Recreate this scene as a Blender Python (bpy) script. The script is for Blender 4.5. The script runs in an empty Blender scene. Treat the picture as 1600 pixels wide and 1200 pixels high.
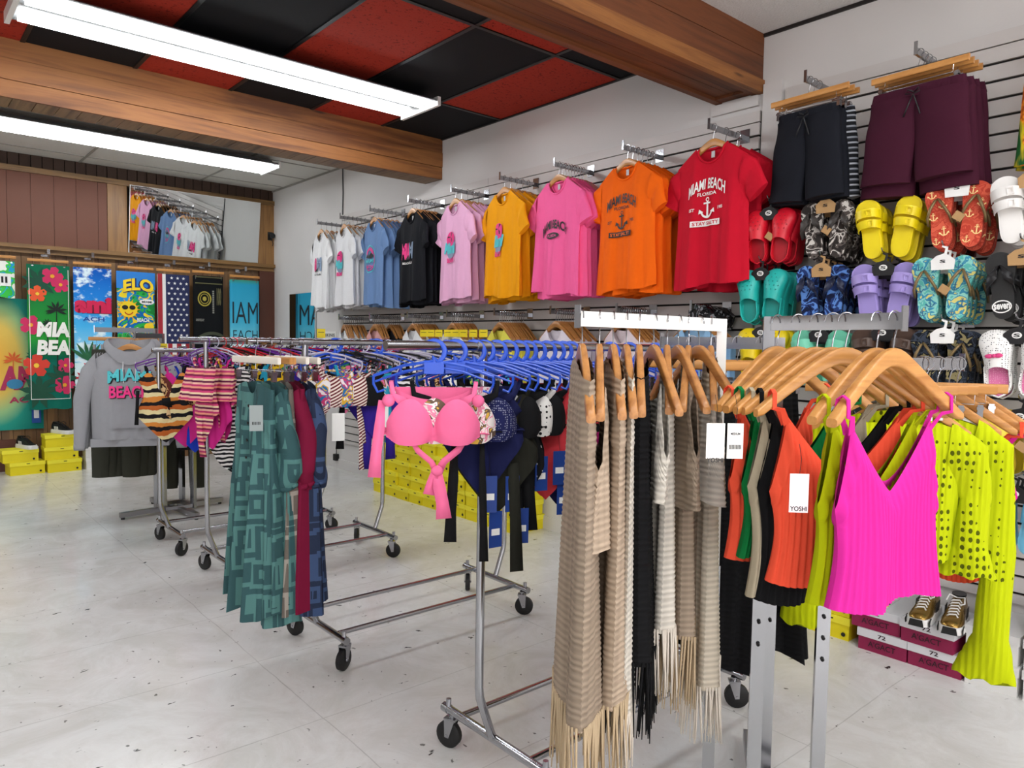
import bpy, bmesh, math, random
from mathutils import Vector, Matrix
R = math.radians
random.seed(7)
SC = bpy.context.scene
COL = SC.collection

# ---------------------------------------------------------------- camera
FPX, YAW, PITCH, ROLL, EYE = 1147.73, R(40.83), R(3.291), R(0.907), 1.38
_f = Vector((math.sin(YAW)*math.cos(PITCH), math.cos(YAW)*math.cos(PITCH), -math.sin(PITCH)))
_r = Vector((math.cos(YAW), -math.sin(YAW), 0)); _u = _r.cross(_f)
CR = _r*math.cos(ROLL)+_u*math.sin(ROLL); CU = _u*math.cos(ROLL)-_r*math.sin(ROLL)
cam_d = bpy.data.cameras.new('camera'); cam = bpy.data.objects.new('camera', cam_d); COL.objects.link(cam)
cam_d.sensor_width = 36; cam_d.lens = FPX/1600*36; cam_d.clip_start = 0.05
m = Matrix((CR, CU, -_f)).transposed().to_4x4(); m.translation = Vector((0, 0, EYE)); cam.matrix_world = m
SC.camera = cam

# ---------------------------------------------------------------- world, daylight, exposure
W = bpy.data.worlds.new('daylight'); SC.world = W; W.use_nodes = True
W.node_tree.nodes['Background'].inputs[0].default_value = (0.86, 0.93, 1.0, 1)
W.node_tree.nodes['Background'].inputs[1].default_value = 0.8
SC.view_settings.view_transform = 'Standard'; SC.view_settings.look = 'None'
SC.view_settings.gamma = 1; SC.view_settings.use_curve_mapping = False
SC.view_settings.exposure = 0.52
def area_light(name, loc, rot, sx, sy, power, colr=(1, 1, 1)):
    l = bpy.data.lights.new(name, 'AREA'); l.shape = 'RECTANGLE'; l.size = sx; l.size_y = sy; l.energy = power; l.color = colr
    o = bpy.data.objects.new(name, l); COL.objects.link(o); o.location = loc; o.rotation_euler = rot
    return o
# added area light: assumed daylight through an unseen shop front behind the camera
area_light('added_front_daylight', (0.3, -2.75, 1.5), (R(90), 0, 0), 5.6, 2.5, 80, (1.0, 0.91, 0.87))

# room measurements
XR, YB, XL, YF = 3.717, 8.84, -3.2, -2.6
ZC, ZN, ZK = 3.096, 3.08, 3.165

# ---------------------------------------------------------------- mesh collector
class MB:
    def __init__(s): s.v = []; s.f = []; s.m = []
    def add(s, vs, fs, mi=0):
        b = len(s.v); s.v += [tuple(q) for q in vs]
        for q in fs: s.f.append(tuple(b+i for i in q)); s.m.append(mi)
        return s
    def box(s, c, d, mi=0, rz=0, M=None):
        x, y, z = d[0]/2, d[1]/2, d[2]/2
        vs = [Vector((a*x, b*y, e*z)) for e in (-1, 1) for b in (-1, 1) for a in (-1, 1)]
        if rz: vs = [Matrix.Rotation(rz, 3, 'Z') @ q for q in vs]
        if M is not None: vs = [M @ q for q in vs]
        vs = [q+Vector(c) for q in vs]
        return s.add(vs, [(0, 2, 3, 1), (4, 5, 7, 6), (0, 1, 5, 4), (2, 6, 7, 3), (0, 4, 6, 2), (1, 3, 7, 5)], mi)
    def rng(s, x0, x1, y0, y1, z0, z1, mi=0):
        return s.box(((x0+x1)/2, (y0+y1)/2, (z0+z1)/2), (abs(x1-x0), abs(y1-y0), abs(z1-z0)), mi)
    def loft(s, loops, mi=0, caps=True):
        n = len(loops[0]); vs = [q for l in loops for q in l]; fs = []
        for i in range(len(loops)-1):
            for j in range(n):
                k = (j+1) % n
                fs.append((i*n+j, i*n+k, (i+1)*n+k, (i+1)*n+j))
        if caps:
            fs.append(tuple(range(n))[::-1]); fs.append(tuple((len(loops)-1)*n+j for j in range(n)))
        return s.add(vs, fs, mi)
    def tube(s, pts, r, n=8, mi=0, caps=True, flat=1.0, up=None):
        pts = [Vector(p) for p in pts]; loops = []; prev = None
        for i, p in enumerate(pts):
            t = (pts[min(i+1, len(pts)-1)]-pts[max(i-1, 0)])
            if t.length < 1e-9: t = Vector((0, 0, 1))
            t.normalize()
            if prev is None:
                a = Vector(up) if up else (Vector((0, 0, 1)) if abs(t.z) < .9 else Vector((1, 0, 0)))
            else: a = prev
            a = (a-t*a.dot(t))
            if a.length < 1e-6: a = t.orthogonal()
            a.normalize(); b = t.cross(a); prev = a
            rr = r[i] if isinstance(r, (list, tuple)) else r
            loops.append([p+a*rr*math.cos(2*math.pi*k/n)*flat+b*rr*math.sin(2*math.pi*k/n) for k in range(n)])
        return s.loft(loops, mi, caps)
    def ribbon(s, pts, w, t=0.0015, mi=0, wd=(1, 0, 0)):
        pts = [Vector(p) for p in pts]; loops = []; wd = Vector(wd)
        for i, p in enumerate(pts):
            tt = (pts[min(i+1, len(pts)-1)]-pts[max(i-1, 0)]).normalized()
            ww = w[i] if isinstance(w, (list, tuple)) else w
            a = wd-tt*wd.dot(tt); a.normalize(); b = tt.cross(a)
            loops.append([p+a*ww/2+b*t, p-a*ww/2+b*t, p-a*ww/2-b*t, p+a*ww/2-b*t])
        return s.loft(loops, mi)
    def grid(s, rows, mi=0, closed=False):
        n = len(rows[0]); vs = [q for r_ in rows for q in r_]; fs = []
        for i in range(len(rows)-1):
            for j in range(n if closed else n-1):
                k = (j+1) % n
                fs.append((i*n+j, i*n+k, (i+1)*n+k, (i+1)*n+j))
        return s.add(vs, fs, mi)
    def prism(s, poly, a0, a1, axis='y', mi=0):
        n = len(poly)
        def mk(p, a): return (p[0], a, p[1]) if axis == 'y' else ((p[0], p[1], a) if axis == 'z' else (a, p[0], p[1]))
        vs = [mk(p, a0) for p in poly]+[mk(p, a1) for p in poly]
        fs = [tuple(range(n)), tuple(range(2*n-1, n-1, -1))]+[(i, i+n, (i+1) % n+n, (i+1) % n) for i in range(n)]
        return s.add(vs, fs, mi)
    def lathe(s, prof, n=16, c=(0, 0, 0), ax='z', mi=0):
        loops = []
        for r_, h in prof:
            l = []
            for k in range(n):
                a = 2*math.pi*k/n; p = (r_*math.cos(a), r_*math.sin(a), h)
                if ax == 'x': p = (p[2], p[0], p[1])
                if ax == 'y': p = (p[0], p[2], p[1])
                l.append(Vector(p)+Vector(c))
            loops.append(l)
        return s.loft(loops, mi)
    def ball(s, c, r, n=10, sc=(1, 1, 1), mi=0):
        prof = [(math.sin(math.pi*i/n), -math.cos(math.pi*i/n)) for i in range(n+1)]
        b = len(s.v); s.lathe([(max(q[0], 1e-4), q[1]) for q in prof], n+2, (0, 0, 0), 'z', mi)
        for i in range(b, len(s.v)):
            q = s.v[i]; s.v[i] = (q[0]*r*sc[0]+c[0], q[1]*r*sc[1]+c[1], q[2]*r*sc[2]+c[2])
        return s
    def xf(s, M, b=0):
        for i in range(b, len(s.v)): s.v[i] = tuple(M @ Vector(s.v[i]))
        return s
    def build(s, name, mats, parent=None, ang=40, fix=True):
        me = bpy.data.meshes.new(name); me.from_pydata(s.v, [], s.f)
        if not isinstance(mats, (list, tuple)): mats = [mats]
        for q in mats: me.materials.append(q)
        me.polygons.foreach_set('material_index', s.m)
        me.polygons.foreach_set('use_smooth', [True]*len(s.f))
        if fix:
            bm = bmesh.new(); bm.from_mesh(me); bmesh.ops.recalc_face_normals(bm, faces=bm.faces); bm.to_mesh(me); bm.free()
        me.update()
        if ang < 180: me.set_sharp_from_angle(angle=R(ang))
        o = bpy.data.objects.new(name, me); COL.objects.link(o)
        if parent is not None: o.parent = parent
        return o

def empty(name, loc=(0, 0, 0), rz=0):
    o = bpy.data.objects.new(name, None); COL.objects.link(o); o.location = loc; o.rotation_euler = (0, 0, rz)
    o.empty_display_size = 0.05
    return o
def tag(o, label=None, cat=None, group=None, kind=None):
    if label: o['label'] = label
    if cat: o['category'] = cat
    if group: o['group'] = group
    if kind: o['kind'] = kind
    return o
def dup(o, loc=None, rz=None, label=None, group=None, parent=None):
    c = o.copy(); COL.objects.link(c)
    if parent is not None: c.parent = parent
    for ch in o.children: dup(ch, parent=c)
    if loc is not None: c.location = loc
    if rz is not None: c.rotation_euler[2] = rz
    if label: c['label'] = label
    if group: c['group'] = group
    return c
USED = set()  # names of prototypes already placed
def use(proto, loc, rz, label, group=None):
    """the first use of a prototype moves the prototype itself, later ones copy it"""
    if proto.name not in USED:
        USED.add(proto.name); o = proto; o.location = loc; o.rotation_euler[2] = rz
        o['label'] = label
        if group: o['group'] = group
        return o
    return dup(proto, loc, rz, label, group)
ORD = ['front', 'second', 'third', 'fourth', 'fifth', 'sixth', 'seventh', 'eighth', 'ninth', 'tenth', 'eleventh', 'twelfth', 'thirteenth', 'fourteenth', 'fifteenth', 'sixteenth', 'seventeenth', 'eighteenth', 'nineteenth', 'twentieth']

# ---------------------------------------------------------------- materials
def lin(c):
    if isinstance(c, str):
        c = [int(c[i:i+2], 16)/255 for i in (0, 2, 4)]
    return tuple((x/12.92 if x <= .04045 else ((x+.055)/1.055)**2.4) for x in c[:3])+(1,)
class N:
    def __init__(s, name, rough=.6, metal=0, spec=.5):
        s.m = bpy.data.materials.new(name); s.m.use_nodes = True; s.t = s.m.node_tree
        s.b = s.t.nodes['Principled BSDF']; s.b.inputs['Roughness'].default_value = rough
        s.b.inputs['Metallic'].default_value = metal
        s.b.inputs['Specular IOR Level'].default_value = spec
        s.co = None
    def n(s, ty, **k):
        o = s.t.nodes.new(ty)
        for a, b in k.items(): setattr(o, a, b)
        return o
    def l(s, a, b): s.t.links.new(a, b)
    def coord(s, scale=(1, 1, 1), rot=(0, 0, 0), which='Object', loc=(0, 0, 0)):
        c = s.n('ShaderNodeTexCoord'); mp = s.n('ShaderNodeMapping')
        mp.inputs['Scale'].default_value = scale; mp.inputs['Rotation'].default_value = rot; mp.inputs['Location'].default_value = loc
        s.l(c.outputs[which], mp.inputs[0]); return mp.outputs[0]
    def noise(s, vec, scale=5, detail=3, rough=.5, out='Fac', dist=0):
        o = s.n('ShaderNodeTexNoise'); o.inputs['Scale'].default_value = scale; o.inputs['Detail'].default_value = detail
        o.inputs['Roughness'].default_value = rough; o.inputs['Distortion'].default_value = dist
        if vec is not None: s.l(vec, o.inputs['Vector'])
        return o.outputs[out]
    def ramp(s, fac, stops, interp='LINEAR'):
        o = s.n('ShaderNodeValToRGB'); o.color_ramp.interpolation = interp
        e = o.color_ramp.elements
        while len(e) > 1: e.remove(e[-1])
        e[0].position = stops[0][0]; e[0].color = lin(stops[0][1])
        for p, c in stops[1:]:
            q = e.new(p); q.color = lin(c)
        s.l(fac, o.inputs[0]); return o.outputs[0]
    def math(s, op, a, b=None, c=None):
        o = s.n('ShaderNodeMath', operation=op)
        for i, q in enumerate((a, b, c)):
            if q is None: continue
            if isinstance(q, (int, float)): o.inputs[i].default_value = q
            else: s.l(q, o.inputs[i])
        return o.outputs[0]
    def mix(s, fac, a, b, mode='MIX'):
        o = s.n('ShaderNodeMix', data_type='RGBA', blend_type=mode)
        if isinstance(fac, (int, float)): o.inputs[0].default_value = fac
        else: s.l(fac, o.inputs[0])
        for i, q in ((6, a), (7, b)):
            if isinstance(q, (tuple, str)): o.inputs[i].default_value = lin(q) if isinstance(q, str) else q
            else: s.l(q, o.inputs[i])
        return o.outputs[2]
    def color(s, c):
        if isinstance(c, (tuple, str)): s.b.inputs['Base Color'].default_value = lin(c)
        else: s.l(c, s.b.inputs['Base Color'])
        return s
    def bump(s, h, strength=.3, dist=.01):
        o = s.n('ShaderNodeBump'); o.inputs['Strength'].default_value = strength; o.inputs['Distance'].default_value = dist
        s.l(h, o.inputs['Height']); s.l(o.outputs[0], s.b.inputs['Normal']); return s
    def sep(s, vec):
        o = s.n('ShaderNodeSeparateXYZ'); s.l(vec, o.inputs[0]); return o.outputs
_mc = {}
def fabric(c, rough=.85, name='fabric', sheen=.0):
    k = ('fab', c, rough)
    if k in _mc: return _mc[k]
    q = N(name+'_'+str(c), rough, spec=.2); v = q.coord((1, 1, 1))
    q.color(q.mix(q.math('MULTIPLY', q.noise(v, 40, 2), .22), lin(c), tuple(x*.72 for x in lin(c)[:3])+(1,)))
    q.bump(q.noise(q.coord((1, 1, 1)), 14, 4), .25, .012)
    q.b.inputs['Sheen Weight'].default_value = sheen
    _mc[k] = q.m; return q.m
def plain(c, rough=.5, metal=0, name='paint', spec=.5):
    k = ('pl', c, rough, metal)
    if k in _mc: return _mc[k]
    q = N(name+'_'+str(c), rough, metal, spec); q.color(c)
    q.bump(q.noise(q.coord(), 30, 2), .04, .002)
    _mc[k] = q.m; return q.m
def wood(c1, c2, name, axis=0, scale=1.0, rough=.45, knots=False):
    q = N(name, rough); sc = [26, 26, 26]; sc[axis] = 1.6
    v = q.coord(tuple(x*scale for x in sc))
    n1 = q.noise(v, 1.0, 5, .6, dist=.6); n2 = q.noise(q.coord(tuple((3.0*scale if i != axis else .7*scale) for i in range(3))), 1.5, 3)
    fac = q.math('ADD', q.math('MULTIPLY', n1, .65), q.math('MULTIPLY', n2, .35))
    col = q.ramp(fac, [(.36, c2), (.5, c1), (.66, c2)])
    if knots:
        vo = q.n('ShaderNodeTexVoronoi'); vo.inputs['Scale'].default_value = 1.0
        kv = q.coord((1.3, 7, 7)); q.l(kv, vo.inputs['Vector'])
        k = q.ramp(vo.outputs['Distance'], [(0.03, (1, 1, 1)), (.085, (0, 0, 0))])
        col = q.mix(k, col, '3a1c0e')
    q.color(col); q.bump(fac, .12, .003)
    return q.m
CHROME = N('chrome', .16, 1).color('a6a7ab').m
STEEL = N('brushed_steel', .3, 1).color('a9a9ad').m
BLACKR = plain('0c0c0d', .55, name='black_rubber')
BLACKP = plain('111114', .4, name='black_plastic')
WHITEP = plain('ecebe8', .4, name='white_plastic')
PAPER = plain('f1f0ec', .8, name='paper')
KRAFT = plain('b08a5c', .8, name='kraft_card')
HWOOD = wood('c98f4e', 'a86c31', 'hanger_wood', 0, 1.0, .32)
HWOOD2 = wood('b57c42', '8f5a2c', 'hanger_wood_brown', 0, 1.0, .35)
HWHITE = plain('e8e0d4', .4, name='pale_hanger')
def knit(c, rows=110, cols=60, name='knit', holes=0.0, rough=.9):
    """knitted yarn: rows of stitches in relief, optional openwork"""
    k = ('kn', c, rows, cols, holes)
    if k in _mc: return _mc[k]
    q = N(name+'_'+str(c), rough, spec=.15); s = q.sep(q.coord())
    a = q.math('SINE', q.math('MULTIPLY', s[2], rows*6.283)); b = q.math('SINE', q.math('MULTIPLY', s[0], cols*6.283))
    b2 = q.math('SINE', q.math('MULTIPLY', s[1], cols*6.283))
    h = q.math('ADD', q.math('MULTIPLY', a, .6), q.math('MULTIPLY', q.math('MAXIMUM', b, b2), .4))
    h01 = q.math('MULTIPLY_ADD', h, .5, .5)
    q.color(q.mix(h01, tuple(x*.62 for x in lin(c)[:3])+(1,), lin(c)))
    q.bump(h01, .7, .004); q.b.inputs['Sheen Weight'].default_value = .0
    if holes:
        a2 = q.math('SINE', q.math('MULTIPLY', s[2], 200)); c2 = q.math('SINE', q.math('MULTIPLY', q.math('ADD', s[0], s[1]), 260))
        al = q.math('LESS_THAN', q.math('MULTIPLY', a2, c2), 1-holes)
        q.l(al, q.b.inputs['Alpha'])
    _mc[k] = q.m; return q.m
def stripes(cols, period, axis=2, name='striped_fabric', wob=.0, rot=0):
    q = N(name, .8, spec=.2); v = q.coord((1, 1, 1), (0, R(rot), 0)); s = q.sep(v)
    x = s[axis]
    if wob: x = q.math('ADD', x, q.math('MULTIPLY', q.noise(q.coord(), 14, 2), wob))
    f = q.math('FRACT', q.math('DIVIDE', x, period))
    n = len(cols); q.color(q.ramp(f, [(i/n, c) for i, c in enumerate(cols)], 'CONSTANT')); return q.m
def blotch(cols, scale, name='printed_fabric', seed=0, feature='F1', rough=.8):
    """printed fabric: irregular patches of several colours"""
    q = N(name, rough, spec=.2); v = q.coord(loc=(seed, seed*1.7, seed*.3))
    nz = q.noise(v, scale, 2, .5, dist=.8)
    n = len(cols); lo, hi = .34, .66
    q.color(q.ramp(nz, [(0 if i == 0 else lo+(hi-lo)*i/n, c) for i, c in enumerate(cols)], 'CONSTANT'))
    q.bump(q.noise(q.coord(), 14, 3), .2, .01); return q.m
def dots(bg, fg, scale, r=.28, name='dotted_fabric'):
    q = N(name, .8, spec=.2); vo = q.n('ShaderNodeTexVoronoi'); vo.inputs['Scale'].default_value = scale; vo.inputs['Randomness'].default_value = .35
    q.l(q.coord(), vo.inputs['Vector']); q.color(q.ramp(vo.outputs['Distance'], [(0, fg), (r, bg)], 'CONSTANT')); return q.m
def maze(bg, fg, name, scale=7.5):
    """labyrinth print of nested angular bands"""
    q = N(name, .75, spec=.2); vo = q.n('ShaderNodeTexVoronoi', distance='CHEBYCHEV'); vo.inputs['Scale'].default_value = scale
    vo.inputs['Randomness'].default_value = .8
    q.l(q.coord((1.3, 1.3, 1)), vo.inputs['Vector'])
    f = q.math('FRACT', q.math('MULTIPLY', vo.outputs['Distance'], 3.6))
    q.color(q.ramp(f, [(0, bg), (.45, fg)], 'CONSTANT')); q.bump(q.noise(q.coord(), 12, 3), .25, .012); return q.m

# ---------------------------------------------------------------- lettering
_tc = {}
def text_mesh(txt, off=0.0, shear=0.0):
    k = (txt, off, shear)
    if k in _tc: return _tc[k]
    cu = bpy.data.curves.new('lettering', 'FONT'); cu.body = txt; cu.size = 1; cu.offset = off; cu.shear = shear; cu.resolution_u = 3
    ob = bpy.data.objects.new('lettering', cu); COL.objects.link(ob)
    bpy.context.view_layer.update()
    me = bpy.data.meshes.new_from_object(ob.evaluated_get(bpy.context.evaluated_depsgraph_get()))
    vs = [v.co.copy() for v in me.vertices]; fs = [tuple(p.vertices) for p in me.polygons]
    bpy.data.objects.remove(ob); bpy.data.curves.remove(cu); bpy.data.meshes.remove(me)
    x0 = min(v.x for v in vs); x1 = max(v.x for v in vs); y0 = min(v.y for v in vs); y1 = max(v.y for v in vs)
    vs = [((v.x-(x0+x1)/2)/(x1-x0), (v.y-(y0+y1)/2)/(y1-y0)) for v in vs]
    _tc[k] = (vs, fs); return _tc[k]
def flat_shape(vs2, fs, fn, cx, cz, w, h, arch=0, mir=False, cut=True, fan=0):
    """flat shape in a unit box laid onto a surface y=fn(x,z)"""
    bm = bmesh.new(); V = [bm.verts.new((a*w*(-1 if mir else 1), b*h, 0)) for a, b in vs2]
    for f in fs:
        try: bm.faces.new([V[i] for i in f])
        except ValueError: pass
    if cut:
        n = max(2, int(w/.02))
        for i in range(1, n):
            bmesh.ops.bisect_plane(bm, geom=bm.verts[:]+bm.edges[:]+bm.faces[:], plane_co=(-w/2+w*i/n, 0, 0), plane_no=(1, 0, 0))
        n = max(1, int(h/.025))
        for i in range(1, n):
            bmesh.ops.bisect_plane(bm, geom=bm.verts[:]+bm.edges[:]+bm.faces[:], plane_co=(0, -h/2+h*i/n, 0), plane_no=(0, 1, 0))
    bm.verts.index_update()
    out = []
    for v in bm.verts:
        x = cx+v.co.x; z = cz+v.co.y*(1-fan*(1-(2*v.co.x/w)**2))+arch*(1-(2*v.co.x/w)**2)
        out.append((x, fn(x, z), z))
    ff = [tuple(v.index for v in f.verts) for f in bm.faces]; bm.free()
    return out, ff
def put_text(mb, txt, fn, cx, cz, w, h, mi=0, arch=0, off=.02, mir=False, shear=0, cut=True, fan=0):
    vs, fs = text_mesh(txt, off, shear); o, f = flat_shape(vs, fs, fn, cx, cz, w, h, arch, mir, cut, fan); mb.add(o, f, mi)
def put_poly(mb, poly, fn, mi=0, cut=True):
    x0 = min(p[0] for p in poly); x1 = max(p[0] for p in poly); z0 = min(p[1] for p in poly); z1 = max(p[1] for p in poly)
    w, h = x1-x0, z1-z0; vs = [((p[0]-(x0+x1)/2)/w, (p[1]-(z0+z1)/2)/h) for p in poly]
    o, f = flat_shape(vs, [tuple(range(len(poly)))], fn, (x0+x1)/2, (z0+z1)/2, w, h, cut=cut); mb.add(o, f, mi)
def disc(cx, cz, rx, rz, n=20, a0=0, a1=360):
    full = abs(a1-a0) >= 360
    k = n if full else n+1
    return [(cx+rx*math.cos(R(a0+(a1-a0)*i/n)), cz+rz*math.sin(R(a0+(a1-a0)*i/n))) for i in range(k)]
def put_ring(mb, cx, cz, rx, rz, t, fn, mi=0, n=24, a0=0, a1=360):
    for i in range(n):
        a = R(a0+(a1-a0)*i/n); b = R(a0+(a1-a0)*(i+1)/n)
        q = [(cx+rx*math.cos(a), cz+rz*math.sin(a)), (cx+rx*math.cos(b), cz+rz*math.sin(b)), (cx+(rx-t)*math.cos(b), cz+(rz-t)*math.sin(b)), (cx+(rx-t)*math.cos(a), cz+(rz-t)*math.sin(a))]
        mb.add([(x, fn(x, z), z) for x, z in q], [(0, 1, 2, 3)], mi)
def put_anchor(mb, cx, cz, s, fn, mi=0):
    P = lambda l: put_poly(mb, l, fn, mi, cut=False)
    P([(cx-.06*s, cz-.45*s), (cx+.06*s, cz-.45*s), (cx+.05*s, cz+.32*s), (cx-.05*s, cz+.32*s)])
    P([(cx-.22*s, cz+.18*s), (cx+.22*s, cz+.18*s), (cx+.22*s, cz+.26*s), (cx-.22*s, cz+.26*s)])
    put_ring(mb, cx, cz+.4*s, .11*s, .11*s, .05*s, fn, mi, 12)
    put_ring(mb, cx, cz-.12*s, .40*s, .38*s, .1*s, fn, mi, 14, 195, 345)
    for d in (-1, 1): P([(cx+d*.46*s, cz-.05*s), (cx+d*.22*s, cz-.2*s), (cx+d*.5*s, cz-.28*s)][::d])

# ================================================================ THE SETTING
def struct(name, mb, mats, ang=40):
    o = mb.build(name, mats, ang=ang); o['kind'] = 'structure'; return o
# floor: white painted concrete, scuffed
q = N('painted_concrete_floor', .33, spec=.4)
v = q.coord((1, 1, 1)); s = q.sep(v)
base = q.ramp(q.noise(v, 1.3, 4, .6), [(.3, 'e0e1df'), (.7, 'e9e9e7')])
scr = q.ramp(q.noise(q.coord((1, 1, 1), loc=(5, 2, 0)), 3.2, 9, .75, dist=1.2), [(.40, 'ffffff'), (.5, 'f8f7f6'), (.62, 'f0efec')])
base = q.mix(1.0, base, scr, 'MULTIPLY')
sp = q.ramp(q.noise(q.coord((9, 14, 9), loc=(1, 7, 0)), 1.6, 3, .55, dist=.5), [(.27, '33332f'), (.305, 'ffffff')])
base = q.mix(1.0, base, sp, 'MULTIPLY')
sp2 = q.ramp(q.noise(q.coord((24, 16, 9), loc=(11, 3, 0)), 1.4, 2, .5), [(.25, '5a5953'), (.285, 'ffffff')])
base = q.mix(.8, base, sp2, 'MULTIPLY')
wob = q.math('MULTIPLY', q.math('SUBTRACT', q.noise(v, 2.5, 3), .5), .03)
cr = []
for ax, per, of in ((0, 1.21, .3), (1, .61, .1)):
    f = q.math('FRACT', q.math('DIVIDE', q.math('ADD', q.math('ADD', s[ax], wob), 10+of), per))
    cr.append(q.math('LESS_THAN', q.math('ABSOLUTE', q.math('SUBTRACT', f, .5)), .0022/per))
crk = q.math('MULTIPLY', q.math('MAXIMUM', cr[0], cr[1]), q.math('MULTIPLY', q.noise(q.coord((3, 3, 1)), 2, 2), .55))
base = q.mix(crk, base, '777570')
q.color(base); q.bump(q.noise(v, 6, 6, .6), .12, .01)
q.l(q.ramp(q.noise(q.coord(loc=(3, 3, 0)), 2.2, 5), [(.3, '606060'), (.7, '8a8a8a')]), q.b.inputs['Roughness'])
FLOORM = q.m
struct('floor', MB().rng(XL-.1, XR+.12, YF-.1, YB+.12, -.12, 0), FLOORM)

WALLW = N('white_wall_paint', .75, spec=.25)
WALLW.color(WALLW.ramp(WALLW.noise(WALLW.coord(), 1.1, 3), [(.3, 'd6d3d1'), (.7, 'dedbd9')])); WALLW.bump(WALLW.noise(WALLW.coord(), 60, 3), .15, .003)
WALLW = WALLW.m
struct('wall_right', MB().rng(XR, XR+.12, YF-.1, YB+.12, 0, 3.3), WALLW)
struct('wall_left', MB().rng(XL-.12, XL, YF-.1, YB+.12, 0, 3.3), WALLW)
fw = MB()   # shop front wall behind the camera, with its big opening
fw.rng(XL, -2.6, YF-.12, YF, 0, 3.3); fw.rng(3.2, XR, YF-.12, YF, 0, 3.3); fw.rng(-2.6, 3.2, YF-.12, YF, 2.8, 3.3); fw.rng(-2.6, 3.2, YF-.12, YF, 0, .15)
struct('wall_front', fw, WALLW)
wf = MB()
for x in (-2.57, -.65, 1.25, 3.17): wf.rng(x-.03, x+.03, YF-.1, YF-.02, .15, 2.8)
wf.rng(-2.6, 3.2, YF-.1, YF-.02, .15, .2); wf.rng(-2.6, 3.2, YF-.1, YF-.02, 2.74, 2.8)
struct('window_1', wf, plain('8f9193', .3, 1, 'window_metal'))

# back wall: vertical wood planks below, painted brown panels above
PLK = N('plank_panelling', .5)
s = PLK.sep(PLK.coord()); fl = PLK.math('FLOOR', PLK.math('DIVIDE', s[0], .098))
wn = PLK.n('ShaderNodeTexWhiteNoise', noise_dimensions='1D'); PLK.l(fl, wn.inputs['W'])
cb = PLK.ramp(wn.outputs['Value'], [(0, '6d4a2c'), (.3, '8a6438'), (.55, '7a5a3c'), (.8, 'a57c4c'), (1, '5d4027')])
gr = PLK.noise(PLK.coord((30, 30, 1.6)), 1, 4, .6, dist=.8)
PLK.color(PLK.mix(gr, cb, PLK.mix(.5, cb, '3a2413'))); PLK.bump(gr, .15, .003)
fr = PLK.math('FRACT', PLK.math('DIVIDE', s[0], .098))
GROOVE = plain('1d120b', .9, name='dark_gap')
BROWN = plain('6b3b26', .55, name='brown_paint'); BROWND = plain('5a3122', .55, name='brown_paint_edge')
TRIMW = wood('8a6638', '5e4424', 'trim_oak', 0, .8, .4)
PANELW = wood('9a7040', '6f4d2a', 'upright_oak', 2, .8, .4)
wb = MB(); wb.rng(XL-.1, XR+.1, YB+.03, YB+.15, 0, 3.3, 1)
x = XL
while x < XR:
    wb.rng(x+.002, min(x+.098-.002, XR), YB, YB+.05, 0, 2.26, 0); wb.rng(x+.004, min(x+.094, XR), YB, YB+.05, 2.98, 3.3, 2); x += .098
struct('wall_back', wb, [PLK.m, GROOVE, plain('3b2619', .7, name='dark_plank')], ang=30)
# upper band
ub = MB(); x = XL
while x < 1.89-.01:
    ub.rng(x+.003, min(x+.2, 1.887), YB-.02, YB, 2.26, 3.0, 0); x += .2
struct('trim_1', ub, [BROWN])
struct('trim_2', MB().rng(1.89, 2.08, YB-.03, YB, 2.26, 3.0).rng(3.52, XR, YB-.03, YB, 2.26, 3.0), PANELW)
struct('trim_3', MB().rng(XL, XR, YB-.05, YB, 2.99, 3.045), TRIMW)
struct('trim_4', MB().rng(XL, XR-.01, YB-.09, YB, 2.235, 2.275).rng(XL, XR-.01, YB-.05, YB, 2.19, 2.235), TRIMW)
struct('trim_5', MB().rng(3.53, XR, YB-.04, YB, 0, 2.19).rng(.74, 1.03, YB-.02, YB, 0, .32), BROWND)

# tilted mirror over the panelling and a smaller one on the right wall
MIRR = N('mirror_glass', .015, 1).color('dfe3e2').m
mt = tag(empty('wall_mirror', (2.80, YB-.075, 2.63)), 'wide mirror leaning out above the towel display, reflecting the T-shirts', 'mirror')
MB().box((0, 0, 0), (1.43, .012, .73)).build('frame', WHITEP, mt)
MB().box((0, -.008, 0), (1.42, .004, .72)).build('mirror_glass', MIRR, mt)
mt.rotation_euler[0] = R(7.7); mt.rotation_euler[2] = R(.5)
mr = tag(empty('wall_mirror', (XR-.014, 7.98, 1.40)), 'narrow mirror on the white side wall near the back corner, reflecting a blue towel', 'mirror')
MB().box((0, 0, 0), (.012, .67, 1.0)).build('frame', plain('bfc4c4', .4), mr)
MB().box((-.008, 0, 0), (.004, .66, .99)).build('mirror_glass', MIRR, mr)

# front ceiling: red and black tiles in a black grid
RED = N('red_ceiling_tile', .85, spec=.2); RED.color(RED.mix(RED.ramp(RED.noise(RED.coord(), 55, 3, .6), [(.33, (0, 0, 0)), (.42, (1, 1, 1))]), '6b1d13', 'a53222'))
RED.bump(RED.noise(RED.coord(), 55, 3, .6), .4, .006)
BLK = N('black_ceiling_tile', .8, spec=.2).color('17181b'); BLK.bump(BLK.noise(BLK.coord(), 60, 3), .1, .003)
cf = MB(); X0, Y0 = 3.12, 3.26
cf.rng(XL, XR, 2.3, 5.3, ZC+.03, ZC+.1, 2)
for i in range(-11, 1):
    for j in range(-1, 2):
        xa, xb = X0+i*.607, X0+(i+1)*.607; ya, yb = Y0+j*1.213, Y0+(j+1)*1.213
        ya = max(ya, 2.3); yb = min(yb, 5.3)
        cf.rng(xa+.012, min(xb-.012, XR), ya+.012, yb-.012, ZC+.004, ZC+.03, 0 if (i+j) % 2 == 0 else 1)
    cf.rng(X0+i*.607-.013, X0+i*.607+.013, 2.3, 5.3, ZC-.002, ZC+.03, 2)
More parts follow.
